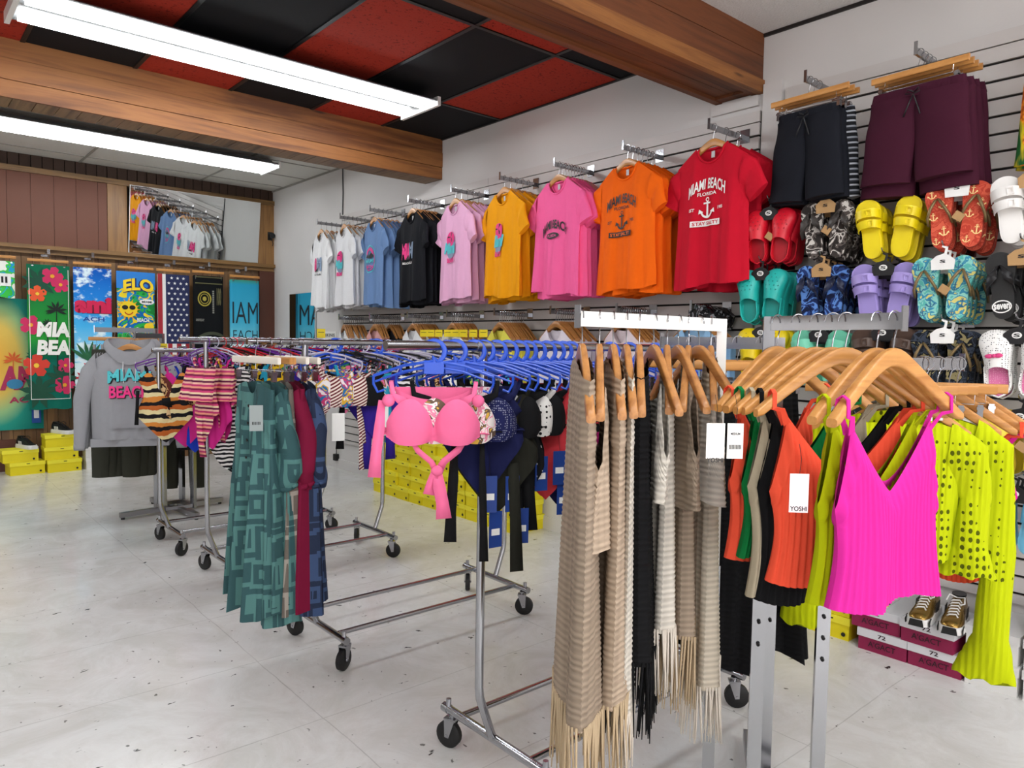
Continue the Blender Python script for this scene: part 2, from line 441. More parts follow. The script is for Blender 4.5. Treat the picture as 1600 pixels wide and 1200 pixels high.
for j in range(0, 2): cf.rng(XL, XR, Y0+j*1.213-.013, Y0+j*1.213+.013, ZC-.003, ZC+.03, 2)
cf.rng(XR-.02, XR, 2.3, 5.3, ZC-.004, ZC+.03, 2)
struct('ceiling', cf, [RED.m, BLK.m, plain('0d0d0f', .5, name='black_grid')])
# near ceiling: white stipple
PC = N('stippled_ceiling', .9, spec=.2).color('e6e3e0'); PC.bump(PC.noise(PC.coord(), 90, 3, .7), .8, .012)
struct('ceiling_near', MB().rng(XL, XR, YF-.1, 2.24, ZN, ZN+.1), PC.m)
struct('trim_6', MB().rng(XR-.012, XR, YF, 2.24, ZN-.018, ZN), plain('1b1614', .6, name='dark_trim'))
# rear ceiling: pale tiles in a thin grid
CT = N('pale_ceiling_tile', .9, spec=.2).color('d4d2cb'); CT.bump(CT.noise(CT.coord(), 70, 3, .7), .4, .006)
cb_ = MB(); cb_.rng(XL, XR, 5.4, YB, ZK+.01, ZK+.1, 0)
for k in range(-7, 4):
    cb_.rng(1.64+k*1.213-.012, 1.64+k*1.213+.012, 5.4, YB, ZK+.004, ZK+.02, 1)
for y in (8.51, 7.91, 7.3, 6.7, 6.09): cb_.rng(XL, XR, y-.008, y+.008, ZK+.003, ZK+.02, 1)
cb_.rng(XR-.012, XR, 5.4, YB, ZK-.008, ZK+.012, 1)
struct('ceiling_back', cb_, [CT.m, plain('97948c', .5, name='grey_grid')])

# timber beams across the shop
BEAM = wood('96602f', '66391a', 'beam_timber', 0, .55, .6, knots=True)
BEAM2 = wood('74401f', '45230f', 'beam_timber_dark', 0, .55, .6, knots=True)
SOFF = wood('8a6a4a', '5e432c', 'soffit_plank', 1, .8, .5)
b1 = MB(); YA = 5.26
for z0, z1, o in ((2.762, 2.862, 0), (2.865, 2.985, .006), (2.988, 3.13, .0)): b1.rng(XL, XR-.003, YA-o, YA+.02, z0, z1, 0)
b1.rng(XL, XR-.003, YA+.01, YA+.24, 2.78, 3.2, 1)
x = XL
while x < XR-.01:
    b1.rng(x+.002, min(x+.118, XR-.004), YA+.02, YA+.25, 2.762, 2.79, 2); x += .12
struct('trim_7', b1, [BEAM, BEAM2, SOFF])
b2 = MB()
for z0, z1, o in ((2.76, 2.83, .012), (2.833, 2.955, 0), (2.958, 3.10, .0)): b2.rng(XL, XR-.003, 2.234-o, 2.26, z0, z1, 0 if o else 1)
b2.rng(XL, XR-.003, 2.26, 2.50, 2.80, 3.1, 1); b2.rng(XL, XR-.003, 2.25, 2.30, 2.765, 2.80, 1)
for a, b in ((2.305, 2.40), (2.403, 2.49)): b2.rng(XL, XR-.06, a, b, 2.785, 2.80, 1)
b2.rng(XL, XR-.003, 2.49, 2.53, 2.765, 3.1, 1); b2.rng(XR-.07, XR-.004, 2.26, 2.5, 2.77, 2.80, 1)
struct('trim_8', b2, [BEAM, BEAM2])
struct('trim_9', MB().rng(XR-.02, XR, 2.25, 2.55, 2.70, 2.757).rng(XR-.028, XR, 2.105, 2.215, 0.285, 2.80), WALLW)

# slatwall boards on the right wall
SLAT = N('slatwall_board', .5, spec=.35).color('d2cdca').m
SLOT = plain('17120f', .7, name='slot_shadow_gap')
def slatwall(name, y0, y1, ztop, zlow, label):
    t = MB(); t.rng(XR-.008, XR, y0, y1, zlow, ztop, 1); z = ztop-.062
    t.rng(XR-.022, XR-.001, y0, y1, z+.004, ztop, 0)
    while z > zlow+.09:
        t.rng(XR-.022, XR-.001, y0, y1, z-.0762+.010, z-.002, 0); z -= .0762
    t.rng(XR-.022, XR-.001, y0, y1, zlow, z-.002, 0)
    return struct(name, t, [SLAT, SLOT])
slatwall('wall_right_slats', 2.236, 4.60, 2.668, .285, '')
slatwall('wall_right_slats_far', 4.602, 7.02, 2.668, .285, '')
slatwall('wall_right_slats_near', YF+.1, 2.085, 2.75, .285, '')
struct('baseboard_right', MB().rng(XR-.012, XR, YF, 7.6, 0, .10), WALLW)

# ================================================================ LAMPS
TUBE = N('lit_tube', .4); TUBE.color('ffffff'); TUBE.b.inputs['Emission Color'].default_value = (.93, .97, 1, 1); TUBE.b.inputs['Emission Strength'].default_value = 17
ENAM = plain('6e6f70', .35, name='white_enamel')
def strip_light(loc, label, z):
    t = empty('ceiling_light', (loc[0], loc[1], z)); tag(t, label, 'ceiling light', 'tube light fixtures')
    L = 2.40; h = MB()
    h.prism([(-.235, 0), (-.20, .02), (-.09, .02), (-.07, .055), (.07, .055), (.09, .02), (.20, .02), (.235, 0), (.22, -.004), (.19, .008), (.1, .010), (.05, -.006), (-.05, -.006), (-.1, .010), (-.19, .008), (-.22, -.004)], -L/2, L/2, 'x')
    h.rng(-L/2, L/2, -.04, .04, .05, 3.0 if False else .075)
    h.build('housing', ENAM, t)
    for y in (-.165, -.085, .085, .165):
        MB().tube([(-L/2+.04, y, -.012), (L/2-.04, y, -.012)], .0145, 10).build('light_tube', TUBE.m, t)
    for sx in (-1, 1):
        MB().rng(sx*L/2-.012, sx*L/2+.012, -.235, .235, -.03, .03).build('end_plate', WHITEP, t)
    for x in (-.9, .9): MB().tube([(x, 0, .07), (x, 0, (ZC if loc[1] < 5.3 else ZK)-z)], .006, 6).build('hanging_rod', STEEL, t)
    return t
strip_light((1.75, 4.455), 'long twin tube light hanging under the red and black ceiling tiles', 3.015)
strip_light((1.85, 7.31), 'long twin tube light under the pale rear ceiling tiles', 3.085)
strip_light((-1.2, 4.455), 'twin tube light further left under the checkered ceiling, out of the picture', 3.015)
strip_light((-1.2, 7.31), 'twin tube light further left under the rear ceiling, out of the picture', 3.085)
strip_light((1.3, .3), 'added unseen twin tube light above the foreground racks, out of the picture', 2.99)  # this fixture and the next two are unseen, added for illumination
strip_light((1.3, -1.3), 'added unseen twin tube light nearest the shop front, out of the picture', 2.99)
strip_light((-1.5, .3), 'added unseen twin tube light at the near left of the shop, out of the picture', 2.99)
for px_, (x, y) in enumerate(((1.42, 2.72), (1.72, 2.66))):
    t = tag(empty('spotlight', (x, y, ZC)), ['left', 'right'][px_]+' of the two small white spotlights at the top edge beside the near beam', 'spotlight')
    MB().lathe([(.028, 0), (.028, -.02), (.012, -.03), (.012, -.06)], 12).build('base', WHITEP, t)
    MB().lathe([(.02, -.055), (.035, -.07), (.045, -.13), (.040, -.13), (.02, -.09)], 14).build('lamp_head', WHITEP, t)

# ================================================================ HANGERS (origin = where the hook meets the rail)
def hook_pts(drop, r=.021, n=12):
    pts = [(0, 0, -drop), (0, 0, -drop+.012), (.002, 0, -2*r-.016)]
    for i in range(n+1):
        a = R(-70+(250)*i/n); pts.append((r*math.cos(a), 0, -r+.002+r*math.sin(a)))
    return pts
def hz(x, drop=.115, half=.208):
    """height of a wooden hanger's shoulder line under its apex"""
    s = abs(x)/half; return -drop*(math.sqrt(s**2.2+.015)-math.sqrt(.015))/(math.sqrt(1.015)-math.sqrt(.015))*1.0
def rrect(w, h, n=3):
    out = []
    r = min(w, h)*.32
    for cx, cz, a0 in ((w/2-r, h/2-r, 0), (-w/2+r, h/2-r, 90), (-w/2+r, -h/2+r, 180), (w/2-r, -h/2+r, 270)):
        for k in range(n+1):
            a = R(a0+90*k/n); out.append((cx+r*math.cos(a), cz+r*math.sin(a)))
    return out
def wood_hanger(matw, half=.208, drop=.115, apex=.078, fine=True, thick=.012, bar=False, curve=0.0):
    t = empty('wooden_hanger'); tag(t, 'x', 'hanger')
    for d in (-1, 1):
        loops = []; n = 14 if fine else 6
        for i in range(n+1):
            s = i/n; x = half*s; top = -apex+hz(x, drop, half); h = .040-.014*s if s < .96 else .018
            yb = -curve*s*s
            loops.append([(d*x, yb+p[0]*(1+.35*s), top-h/2+p[1]) for p in rrect(thick, h, 3 if fine else 1)])
        MB().loft(loops).build('hanger_arm', matw, t, 50)
    mb = MB()
    mb.tube(hook_pts(apex+.01), .0017 if fine else .0022, 6 if fine else 4)
    mb.build('hook', CHROME, t)
    if bar:
        MB().tube([(-half*.83, -.01, -apex-drop*.95), (half*.83, -.01, -apex-drop*.95)], .005, 8).build('trouser_bar', matw, t)
    return t
def clip_hanger(matw, half=.18, drop=.075, fine=True):
    t = empty('clip_hanger'); tag(t, 'x', 'hanger')
    MB().loft([[(x, p[0], -drop-.014+p[1]) for p in rrect(.014, .028, 2)] for x in (-half, -half*.3, half*.3, half)]).build('hanger_bar', matw, t, 50)
    MB().tube(hook_pts(drop), .0017, 6).build('hook', CHROME, t)
    MB().tube([(-half*.7, 0, -drop-.028), (-half*.7, 0, -drop-.058), (half*.7, 0, -drop-.058), (half*.7, 0, -drop-.028)], .0014, 5).build('clip_wire', CHROME, t)
    for d in (-1, 1):
        MB().rng(d*half*.78-.007, d*half*.78+.007, -.010, .010, -drop-.098, -drop-.058).rng(d*half*.78-.009, d*half*.78+.009, -.013, .013, -drop-.073, -drop-.064).build('metal_clip', CHROME, t)
    return t
def plastic_hanger(mat_, half=.17, drop=.045, big=True):
    t = empty('plastic_hanger'); tag(t, 'x', 'hanger')
    mb = MB(); r = .027 if not big else .030
    pts = [(0, 0, -drop-.02), (0, 0, -drop+.005)]+[(r*math.cos(R(-75+255*i/12)), 0, -r+.004+r*math.sin(R(-75+255*i/12))) for i in range(13)]
    mb.tube(pts, .0075 if big else .003, 8, up=(0, 1, 0), flat=.7).build('hook', mat_, t)
    mb = MB()
    top = [(-half, -drop-.052), (-half*.5, -drop-.022), (0, -drop-.008), (half*.5, -drop-.022), (half, -drop-.052)]
    mb.tube([(x, 0, z) for x, z in top], .0048, 6, up=(0, 1, 0)); mb.tube([(x*.97, 0, z-.016) for x, z in top], .0035, 6, up=(0, 1, 0))
    for d in (-1, 1):
        mb.tube([(d*half, 0, -drop-.052), (d*half, 0, -drop-.075), (d*(half-.012), 0, -drop-.098), (d*(half-.03), 0, -drop-.092)], .004, 6, up=(0, 1, 0))
        mb.tube([(d*half*.55, 0, -drop-.024), (d*half*.55, 0, -drop-.038)], .003, 5)
    mb.build('hanger_frame', mat_, t)
    if big:
        MB().rng(-.028, .028, -.006, .006, -drop-.045, -drop-.012).build('size_plate', mat_, t)
    return t

# ================================================================ GARMENTS
def cloth(mb, W, tf, tb, hem, dep, fold=(.012, 6, 0), nu=26, nv=16, mi=0, cx=0, ribs=None, twist=0, lean=0, top0=.5):
    """two sheets of cloth hanging from their upper edges; returns the front surface y=fn(x,z)"""
    A, fr, ph = fold
    def cenv(u): return max(0.0, 1-abs(u)**2.6)**.5
    def ypos(u, v, side):
        y = side*dep(v)*(cenv(u)**(1 if v > .2 else .5))*(top0+(1-top0)*min(1, v*5))
        y += A*(v**.8)*(math.sin(fr*u+ph)+.5*math.sin(fr*2.13*u+ph*1.7+1.4*v)+.25*math.sin(fr*4.1*u+ph*.7))
        return y
    def P(u, v, side):
        zt = tf(u) if side < 0 else tb(u); zb = hem(u)
        z = zt+(zb-zt)*v; x = cx+u*W(v)+lean*v
        y = ypos(u, v, side)+twist*u*v
        if ribs:
            k, a = ribs; y += side*a*min(1, v*7)*abs(math.sin(k*u*math.pi/2))
            x += 0
        return (x, y, z)
    for side in (-1, 1):
        mb.grid([[P(-1+2*i/nu, j/nv, side) for i in range(nu+1)] for j in range(nv+1)], mi)
    def fn(x, z, off=.0022):
        off = off*1.7+.0006
        v = .5
        for _ in range(4):
            u = max(-1, min(1, (x-cx-lean*v)/W(v))); zt = tf(u); zb = hem(u); v = max(0, min(1, (z-zt)/(zb-zt)))
        return ypos(u, v, -1)+twist*u*v-off
    return fn
def limb(mb, T, B, d, mi=0, n=14, nth=14, fold=.006, ph=0):
    """sleeve or leg between an outer edge curve T and an inner edge curve B"""
    def samp(L, s):
        k = s*(len(L)-1); i = min(int(k), len(L)-2); f = k-i
        f = f*f*(3-2*f)*.4+f*.6
        return Vector(L[i])*(1-f)+Vector(L[i+1])*f
    loops = []
    for j in range(n+1):
        s = j/n; a, b = samp(T, s), samp(B, s); dd = d(s); l = []
        for k in range(nth):
            th = 2*math.pi*k/nth; w = (1-math.cos(th))/2
            p = a*(1-w)+b*w
            l.append((p.x, p.y-dd*math.sin(th)+fold*math.sin(9*s+ph+3*w), p.z))
        loops.append(l)
    mb.loft(loops, mi, caps=False)
    for cs in (n,):
        mb.add(loops[cs], [tuple(range(nth))], mi)
APX, DROP = .078, .13
def sh_z(x): return -APX+hz(x)+.006
def tshirt(mat_, seed=0, pr=None, pmats=(), low=False, w=.245, L=.855, sl=True):
    """short-sleeved T-shirt hanging on a wooden hanger; pr(mb, fn) lays on the print"""
    rnd = random.Random(seed); ph = rnd.random()*6; nk = .37; am = .013+.006*rnd.random()
    def tf(u):
        x = u*w; a = abs(u)
        if a < nk: return sh_z(nk*w)-.095*math.sqrt(max(0, 1-(a/nk)**2))
        return sh_z(x)
    def tb(u):
        a = abs(u)
        if a < nk: return sh_z(nk*w)-.018*math.sqrt(max(0, 1-(a/nk)**2))
        return sh_z(u*w)
    z0 = -L
    hem = lambda u: z0+.010*math.sin(5*u+ph)+.02*u*math.sin(ph)
    t = empty('t_shirt'); tag(t, 'x', 't-shirt'); mb = MB()
    fn = cloth(mb, lambda v: w*(1-.05*math.sin(math.pi*min(1, v*1.1)))+.008*v, tf, tb, hem, lambda v: .028+.012*v, (am, 5.5+rnd.random()*2, ph), 14 if low else 34, 6 if low else 18, ribs=None)
    mb.build('shirt_body', mat_, t, 180)
    if low: return t
    for d in (-1, 1):
        ms = MB(); dx = .03*rnd.random()
        T = [(d*(w-.035), 0, sh_z(w-.035)), (d*(w+.035), -.004, -.235), (d*(w+.085+dx), -.006, -.36-.04*rnd.random())]
        B = [(d*(w-.05), 0, -.36), (d*(w-.02), 0, -.395), (d*(w-.035+dx), .003, -.43-.02*rnd.random())]
        limb(ms, T, B, lambda s: .026-.006*s, ph=ph+d, nth=16)
        ms.build('sleeve', mat_, t, 180)
    mc = MB()
    pts = [(nk*w*math.cos(R(a)), (-.010 if 180 < a < 360 else .006), sh_z(nk*w)+( .095 if 180 < a < 360 else .018)*(math.sin(R(a)) if 180 < a < 360 else -math.sin(R(a)))) for a in range(0, 360, 15)]
    pts = [(x, fn(x, z-.004, .001) if i > 12 else .008, z) for i, (x, y, z) in enumerate(pts)]
    mc.tube(pts+[pts[0]], .0062, 6); mc.build('collar', mat_, t, 180)
    MB().rng(-.011, .011, -.001, .001, 0, .034).xf(Matrix.Translation((0, .004, sh_z(nk*w)-.065))).build('neck_label', plain('c9c9cc', .6, name='label_cloth'), t)
    if pr:
        K = 1.04; mp = MB(); pr(mp, lambda x, z, off=.0022: -off)
        mp.v = [(x*K, y+fn(x*K, (z+.33)*K-.435, .0022)-.0012, (z+.33)*K-.435) for x, y, z in mp.v]; mp.build('printed_design', list(pmats), t, 180)
    return t

PINK, TEAL, BLKI, WHTI = plain('ee2f86', .6, name='print_ink'), plain('4fc4cc', .6, name='print_ink'), plain('15161a', .6, name='print_ink'), plain('f3f1ee', .6, name='print_ink')
GRYI = plain('7f93ad', .6, name='print_ink')
def pr_club(mb, fn):
    put_text(mb, 'M', fn, -.07, -.33, .065, .13, 0, off=.07); put_text(mb, 'IA', fn, -.015, -.33, .055, .13, 0, off=.05); put_text(mb, 'MI', fn, .062, -.33, .085, .13, 1, off=.05)
    put_poly(mb, [(-.045, -.395), (-.02, -.37), (.01, -.385), (.04, -.36), (.03, -.395)], lambda x, z: fn(x, z, .004), 2)
    put_text(mb, 'BEACH  CLUB', fn, 0, -.425, .15, .018, 3, off=.03)
def pr_oval(mb, fn):
    put_poly(mb, disc(0, -.345, .062, .10), fn, 2); put_poly(mb, disc(0, -.29, .058, .055), lambda x, z: fn(x, z, .004), 0)
    f5 = lambda x, z: fn(x, z, .0055)
    for a in range(0, 360, 60):
        put_poly(mb, [(0, -.275), (.038*math.cos(R(a-14)), -.275+.035*math.sin(R(a-14))), (.05*math.cos(R(a)), -.278+.04*math.sin(R(a))), (.034*math.cos(R(a+16)), -.27+.03*math.sin(R(a+16)))], f5, 4 if a % 120 else 0)
    put_text(mb, 'Miami', f5, 0, -.355, .15, .085, 1, off=.045, shear=.25)
    put_text(mb, 'BEACH', f5, 0, -.445, .10, .035, 0, off=.05)
def pr_ring(mb, fn):
    put_ring(mb, 0, -.35, .095, .12, .008, fn, 1, 28); put_ring(mb, 0, -.35, .078, .10, .006, fn, 0, 28)
    f = lambda x, z: fn(x, z, .004)
    put_ring(mb, 0, -.31, .055, .05, .014, f, 0, 12, 0, 180); put_poly(mb, [(-.07, -.33), (-.02, -.30), (0, -.325), (.03, -.295), (.07, -.33), (.02, -.345), (-.03, -.34)], f, 2)
    put_text(mb, 'MIAMI', f, 0, -.365, .13, .035, 1, off=.02); put_text(mb, 'BEACH', f, 0, -.415, .09, .024, 0, off=.02)
def pr_college(ink, bg):
    def pr(mb, fn):
        put_text(mb, 'MIAMI BEACH', fn, 0, -.345, .245, .062, ink, arch=.045, off=.03, fan=.12)
        put_poly(mb, disc(0, -.372, .062, .020, 24), fn, ink); put_text(mb, 'FLORIDA', lambda x, z: fn(x, z, .0045), 0, -.372, .082, .017, bg, off=.015)
    return pr
def pr_anchor(ink, bg):
    def pr(mb, fn):
        put_text(mb, 'MIAMI BEACH', fn, 0, -.255, .235, .062, ink, arch=.04, off=.025, fan=.12)
        put_text(mb, 'FLORIDA', fn, 0, -.268, .12, .018, ink, off=.02)
        put_anchor(mb, 0, -.338, .105, fn, ink)
        put_text(mb, 'EST', fn, -.088, -.345, .034, .016, ink); put_text(mb, '1985', fn, .088, -.345, .036, .016, ink)
        put_poly(mb, [(-.09, -.432), (.09, -.432), (.09, -.402), (-.09, -.402)], fn, ink); put_text(mb, 'STAY SALTY', lambda x, z: fn(x, z, .0045), 0, -.417, .155, .018, bg, off=.02)
    return pr

# ---- display arms on the slatwall
def face_out(y, z, length=.345, label='', n='slatwall_bracket', grp='metal display arms on the slatwall'):
    t = tag(empty(n, (XR-.022, y, z)), label, 'display arm', grp)
    MB().rng(-.004, 0, -.03, .03, -.045, .03).build('wall_plate', CHROME, t)
    MB().rng(-length, -.004, -.006, .006, -.032, -.004).build('arm', CHROME, t)
    MB().rng(-length-.005, -length, -.007, .007, -.034, .022).build('end_stop', CHROME, t)
    return t
HW = wood_hanger(HWOOD, fine=True); HW2 = wood_hanger(HWOOD2, fine=False)
TOPROW = [  # y of the arm, colour word, cloth colour, shirts, print, inks
 (6.90-.02, 'white club-print', 'e9e9ea', 5, pr_club, (PINK, GRYI, BLKI, BLKI)),
 (6.40, 'white oval-print', 'e6e6e8', 6, pr_oval, (PINK, TEAL, GRYI, BLKI, BLKI)),
 (5.84, 'denim blue', '6f8ebc', 6, pr_ring, (PINK, TEAL, BLKI)),
 (5.22, 'black', '17181d', 7, pr_club, (PINK, GRYI, BLKI, WHTI)),
 (4.62, 'pale pink', 'e9b0d2', 5, pr_oval, (PINK, TEAL, GRYI, BLKI, BLKI)),
 (4.04, 'amber yellow', 'f2a20c', 5, pr_oval, (PINK, TEAL, GRYI, BLKI, BLKI)),
 (3.49, 'hot pink', 'fd68a4', 9, pr_college(0, 1), (BLKI, plain('f4609f', .6, name='print_ink'))),
 (2.91, 'bright orange', 'fb6a0a', 6, pr_anchor(0, 1), (BLKI, plain('fb7420', .6, name='print_ink'))),
 (2.32, 'red', 'c9102b', 3, pr_anchor(0, 1), (WHTI, plain('c9102b', .6, name='print_ink'))),
]
for gi, (y, word, colr, n, pr, inks) in enumerate(TOPROW):
    nxt = TOPROW[gi+1][1] if gi+1 < len(TOPROW) else None
    face_out(y, 2.55, label='display arm carrying the %s T-shirts on the top row' % word)
    fm = fabric(colr, name='jersey')
    front = tshirt(fm, gi, pr, inks); back = [tshirt(fm, 20+gi, w=.24), tshirt(fm, 60+gi, w=.25, L=.875)] if n > 2 else []
    for k in range(n):
        x = 3.39+k*(.225/max(n-1, 1)); rz = R(-90)+R(-4)+R(random.uniform(-4, 5)) - (R(3)*k/n)
        if gi == 7 and k < 2: rz += R(5)
        if k == 0: rz = R(-90)-R(6 if gi > 5 else 9)
        zt = 2.552
        use(HW if k < 2 else HW2, (x, y, zt), rz, ('wooden hanger holding the %s %s T-shirt from the front' % (ORD[k], word)) if k else 'foremost wooden hanger of the %s T-shirts' % word, 'wooden hangers on the top row')
        if k == 0:
            front.location = (x, y, zt); front.rotation_euler[2] = rz
            tag(front, '%s T-shirt with a printed chest, front of its stack on the top row' % word, None, word+' T-shirts')
        else:
            b = back[k % 2]; b_l = '%s %s T-shirt from the front of its top-row stack' % (ORD[k], word)
            use(b, (x, y+random.uniform(-.012, .012), zt-random.choice((0, 0, .0))), rz, b_l, word+' T-shirts')

# ---- second row of shirts, just their tops and hangers in view
ROW2 = [(6.42, 'white', 'e8e8ea', 11), (5.84, 'dusty pink', 'd9a2a0', 5), (5.60, 'black', '17181d', 6), (5.22, 'white', 'e6e6e8', 12), (4.66, 'cream white', 'eceae2', 11), (4.08, 'pale yellow', 'e9e05a', 12), (3.50, 'white and lilac striped', 'e3dbe4', 11), (2.93, 'pale pink striped', 'e6d6da', 11), (2.40, 'sky blue', '8fb9dc', 7)]
for gi, (y, word, colr, n) in enumerate(ROW2):
    if y != 5.60: face_out(y, 1.598, label='second-row display arm with the %s shirts near the %s end' % (word, 'far' if y > 5 else 'near' if y < 3.2 else 'middle of the'))
    lo = tshirt(fabric(colr, name='jersey'), 90+gi, low=True, w=.22, L=.70)
    for k in range(n):
        x = (3.40 if y != 5.60 else 3.53)+k*(.225/11); rz = R(-90)+R(random.uniform(-20, -10))
        yy = y if y != 5.60 else 5.80
        where = ('of the %s bunch' % word) if gi != 3 else 'of the white bunch under the black T-shirts'
        use(HW2, (x, yy, 1.600), rz, '%s wooden hanger from the front %s, second row' % (ORD[k], where), 'wooden hangers on the second row')
        use(lo, (x, yy, 1.578), rz, '%s %s shirt from the front on the second row%s' % (ORD[k], word, ', under the black T-shirts' if gi == 3 else ', at its far end' if gi == 0 else ''), word+' second-row shirts')

# ================================================================ RACKS
def caster(t, x, y, ang=0):
    M = Matrix.Translation((x, y, 0)) @ Matrix.Rotation(ang, 4, 'Z')
    c = empty('caster', (0, 0, 0)); c.parent = t
    mb = MB(); mb.lathe([(.012, -.013), (.040, -.013), (.046, -.009), (.046, .009), (.040, .013), (.012, .013)], 22, (0, 0, .046), 'y'); mb.xf(M).build('wheel', BLACKR, c)
    mb = MB()
    for d in (-1, 1): mb.prism([(-.008, .040), (.008, .038), (.030, .100), (-.010, .105)], d*.017-.0015, d*.017+.0015, 'y')
    mb.rng(-.012, .032, -.018, .018, .098, .106); mb.lathe([(.012, .10), (.012, .118)], 10, (.012, 0, 0)); mb.tube([(0, -.02, .046), (0, .02, .046)], .005, 8)
    mb.xf(M).build('fork', CHROME, c)
def rolling_rack(y, label, x0=1.38, x1=2.50, ext0=.34, ext1=.12, rz=1.365, by=.235):
    t = tag(empty('rolling_rack', (0, y, 0)), label, 'clothes rack')
    XA, XB = x0+.06, x1-.05
    for x, d, k in ((XA, -1, 0), (XB, 1, 1)):
        MB().tube([(x, -by, .130), (x, by, .130)], .0145, 12).build('base_tube', CHROME, t)
        MB().tube([(x, 0, .128), (x+d*.012, 0, .155), (x+d*.055, 0, .275), (x+d*.06, 0, .31), (x+d*.06, 0, .55), (x+d*.06, 0, rz-.012)], .0135, 12).build('upright', CHROME, t)
        for e in (-1, 1):
            MB().tube([(x, e*by*1.0, .13), (x, e*(by+.03), .13)], .0165, 10).build('end_sleeve', CHROME, t)
            MB().lathe([(.009, .142), (.009, .166)], 8, (x, e*(by+.005), 0)).build('locking_bolt', STEEL, t)
            caster(t, x, e*(by-.0), [0.5, -1.2, 2.3, 0.9][k*2+(e+1)//2])
    for e in (-1, 1):
        MB().tube([(XA, e*by*.72, .133), (XB, e*by*.72, .133)], .011, 10).build('long_bar', CHROME, t)
    MB().tube([(x0-ext0, 0, rz), (x1+ext1, 0, rz)], .0135, 14).build('hanging_rail', CHROME, t)
    for x in (x0, x1): MB().tube([(x-.03, 0, rz), (x+.03, 0, rz)], .017, 12).build('rail_joint', STEEL, t)
    return t
RZ = 1.365
rolling_rack(1.73, 'nearest rolling garment rack, hung with swimwear on blue hangers')
rolling_rack(2.95, 'rolling garment rack whose near end carries the long maze-print dresses', ext0=.25)
rolling_rack(4.20, 'third rolling rack, behind the teal dresses, with pink striped swimwear', ext0=.14)
rolling_rack(5.04, 'farthest rolling garment rack, with the black and cream banded swimsuit', x0=1.36, ext0=.04, rz=1.29)

def sq_tube(mb, a, b, s=.032, up=(0, 0, 1), mi=0):
    a, b = Vector(a), Vector(b); t = (b-a).normalized(); u = Vector(up); u = (u-t*u.dot(t)).normalized(); w = t.cross(u)
    mb.loft([[p+u*s*i/2+w*s*j/2 for i, j in ((-1, -1), (-1, 1), (1, 1), (1, -1))] for p in (a, b)], mi)
def four_way(name_label, posts, base_c, foot=.42, rot=0, s=.034, armm=None, white=-1):
    armm = armm or CHROME
    """posts: list of (x, y, top z, arm end (x, y), arm kind)"""
    t = tag(empty('four_way_rack', (base_c[0], base_c[1], 0)), name_label, 'clothes rack')
    L = lambda x, y, z: (x-base_c[0], y-base_c[1], z)
    for a in (0, 90, 180, 270):
        c, s_ = math.cos(R(a)+rot), math.sin(R(a)+rot); mb = MB()
        sq_tube(mb, (.03*c, .03*s_, .035), (foot*c, foot*s_, .035), .036); mb.build('foot', STEEL, t)
        MB().lathe([(.014, 0), (.014, .018)], 10, (foot*.95*c, foot*.95*s_, 0)).build('levelling_foot', BLACKP, t)
    for pi_, (x, y, zt, e, low) in enumerate(posts):
        am = WHITEP if pi_ == white else armm  # white colour paints in the bright reflection on this chrome arm and post
        up = empty('upright'); up.parent = t; a = L(x, y, 0)
        mb = MB(); sq_tube(mb, (a[0], a[1], .03), (a[0], a[1], low), s, (math.cos(.6), math.sin(.6), 0)); mb.build('outer_tube', CHROME, up)
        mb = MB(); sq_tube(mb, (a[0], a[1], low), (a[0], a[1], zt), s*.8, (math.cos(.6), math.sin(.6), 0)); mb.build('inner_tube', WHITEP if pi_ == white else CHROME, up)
        b = L(e[0], e[1], 0); mb = MB(); d = Vector((b[0]-a[0], b[1]-a[1], 0)); n = d.normalized(); k = Vector((-n.y, n.x, 0))
        z0, z1 = zt-.036, zt
        mb.loft([[p+k*i*.007+Vector((0, 0, z)) for i, z in ((-1, z0), (1, z0), (1, z1), (-1, z1))] for p in (Vector((a[0], a[1], 0)), Vector((b[0], b[1], 0)))]); mb.build('arm', am, up)
        mb = MB(); q = Vector((b[0], b[1], 0)); mb.loft([[q+n*w+k*i*.009+Vector((0, 0, z)) for i, z in ((-1, z0-.004), (1, z0-.004), (1, z1+.014), (-1, z1+.014))] for w in (0, .004)]); mb.build('arm_end', CHROME, up)
        for j in range(4):
            z = low-.02-.06*j
            MB().lathe([(.005, -.001), (.005, .003)], 8, (a[0]-.022*.9, a[1]-.022*.55, z), 'x').build('adjusting_hole', BLACKP, up)
    # joining cage low down
    ps = [L(p[0], p[1], .05) for p in posts]
    cage = MB()
    for i in range(len(ps)): sq_tube(cage, ps[i], ps[(i+1) % len(ps)], .026)
    cage.build('base_cage', STEEL, t)
    return t
ARM_A = (Vector((1.742, 1.006, 0)), Vector((1.639, .646, 0)))
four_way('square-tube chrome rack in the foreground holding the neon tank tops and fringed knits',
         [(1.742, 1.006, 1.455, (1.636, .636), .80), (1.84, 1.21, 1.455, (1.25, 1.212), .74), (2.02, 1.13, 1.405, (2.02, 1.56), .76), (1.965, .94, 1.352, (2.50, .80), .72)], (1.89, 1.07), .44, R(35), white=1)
four_way('chrome four-way rack near the back wall holding the grey hoodies and dark trousers',
         [(1.64, 5.98, 1.40, (1.36, 5.62), .8), (1.64, 6.16, 1.44, (1.24, 6.25), .8), (1.84, 6.2, 1.30, (2.0, 6.65), .8), (1.86, 5.98, 1.36, (2.3, 5.8), .8)], (1.74, 6.08), .40, R(8), armm=plain('6f7176', .45, .9, name='dull_steel'))

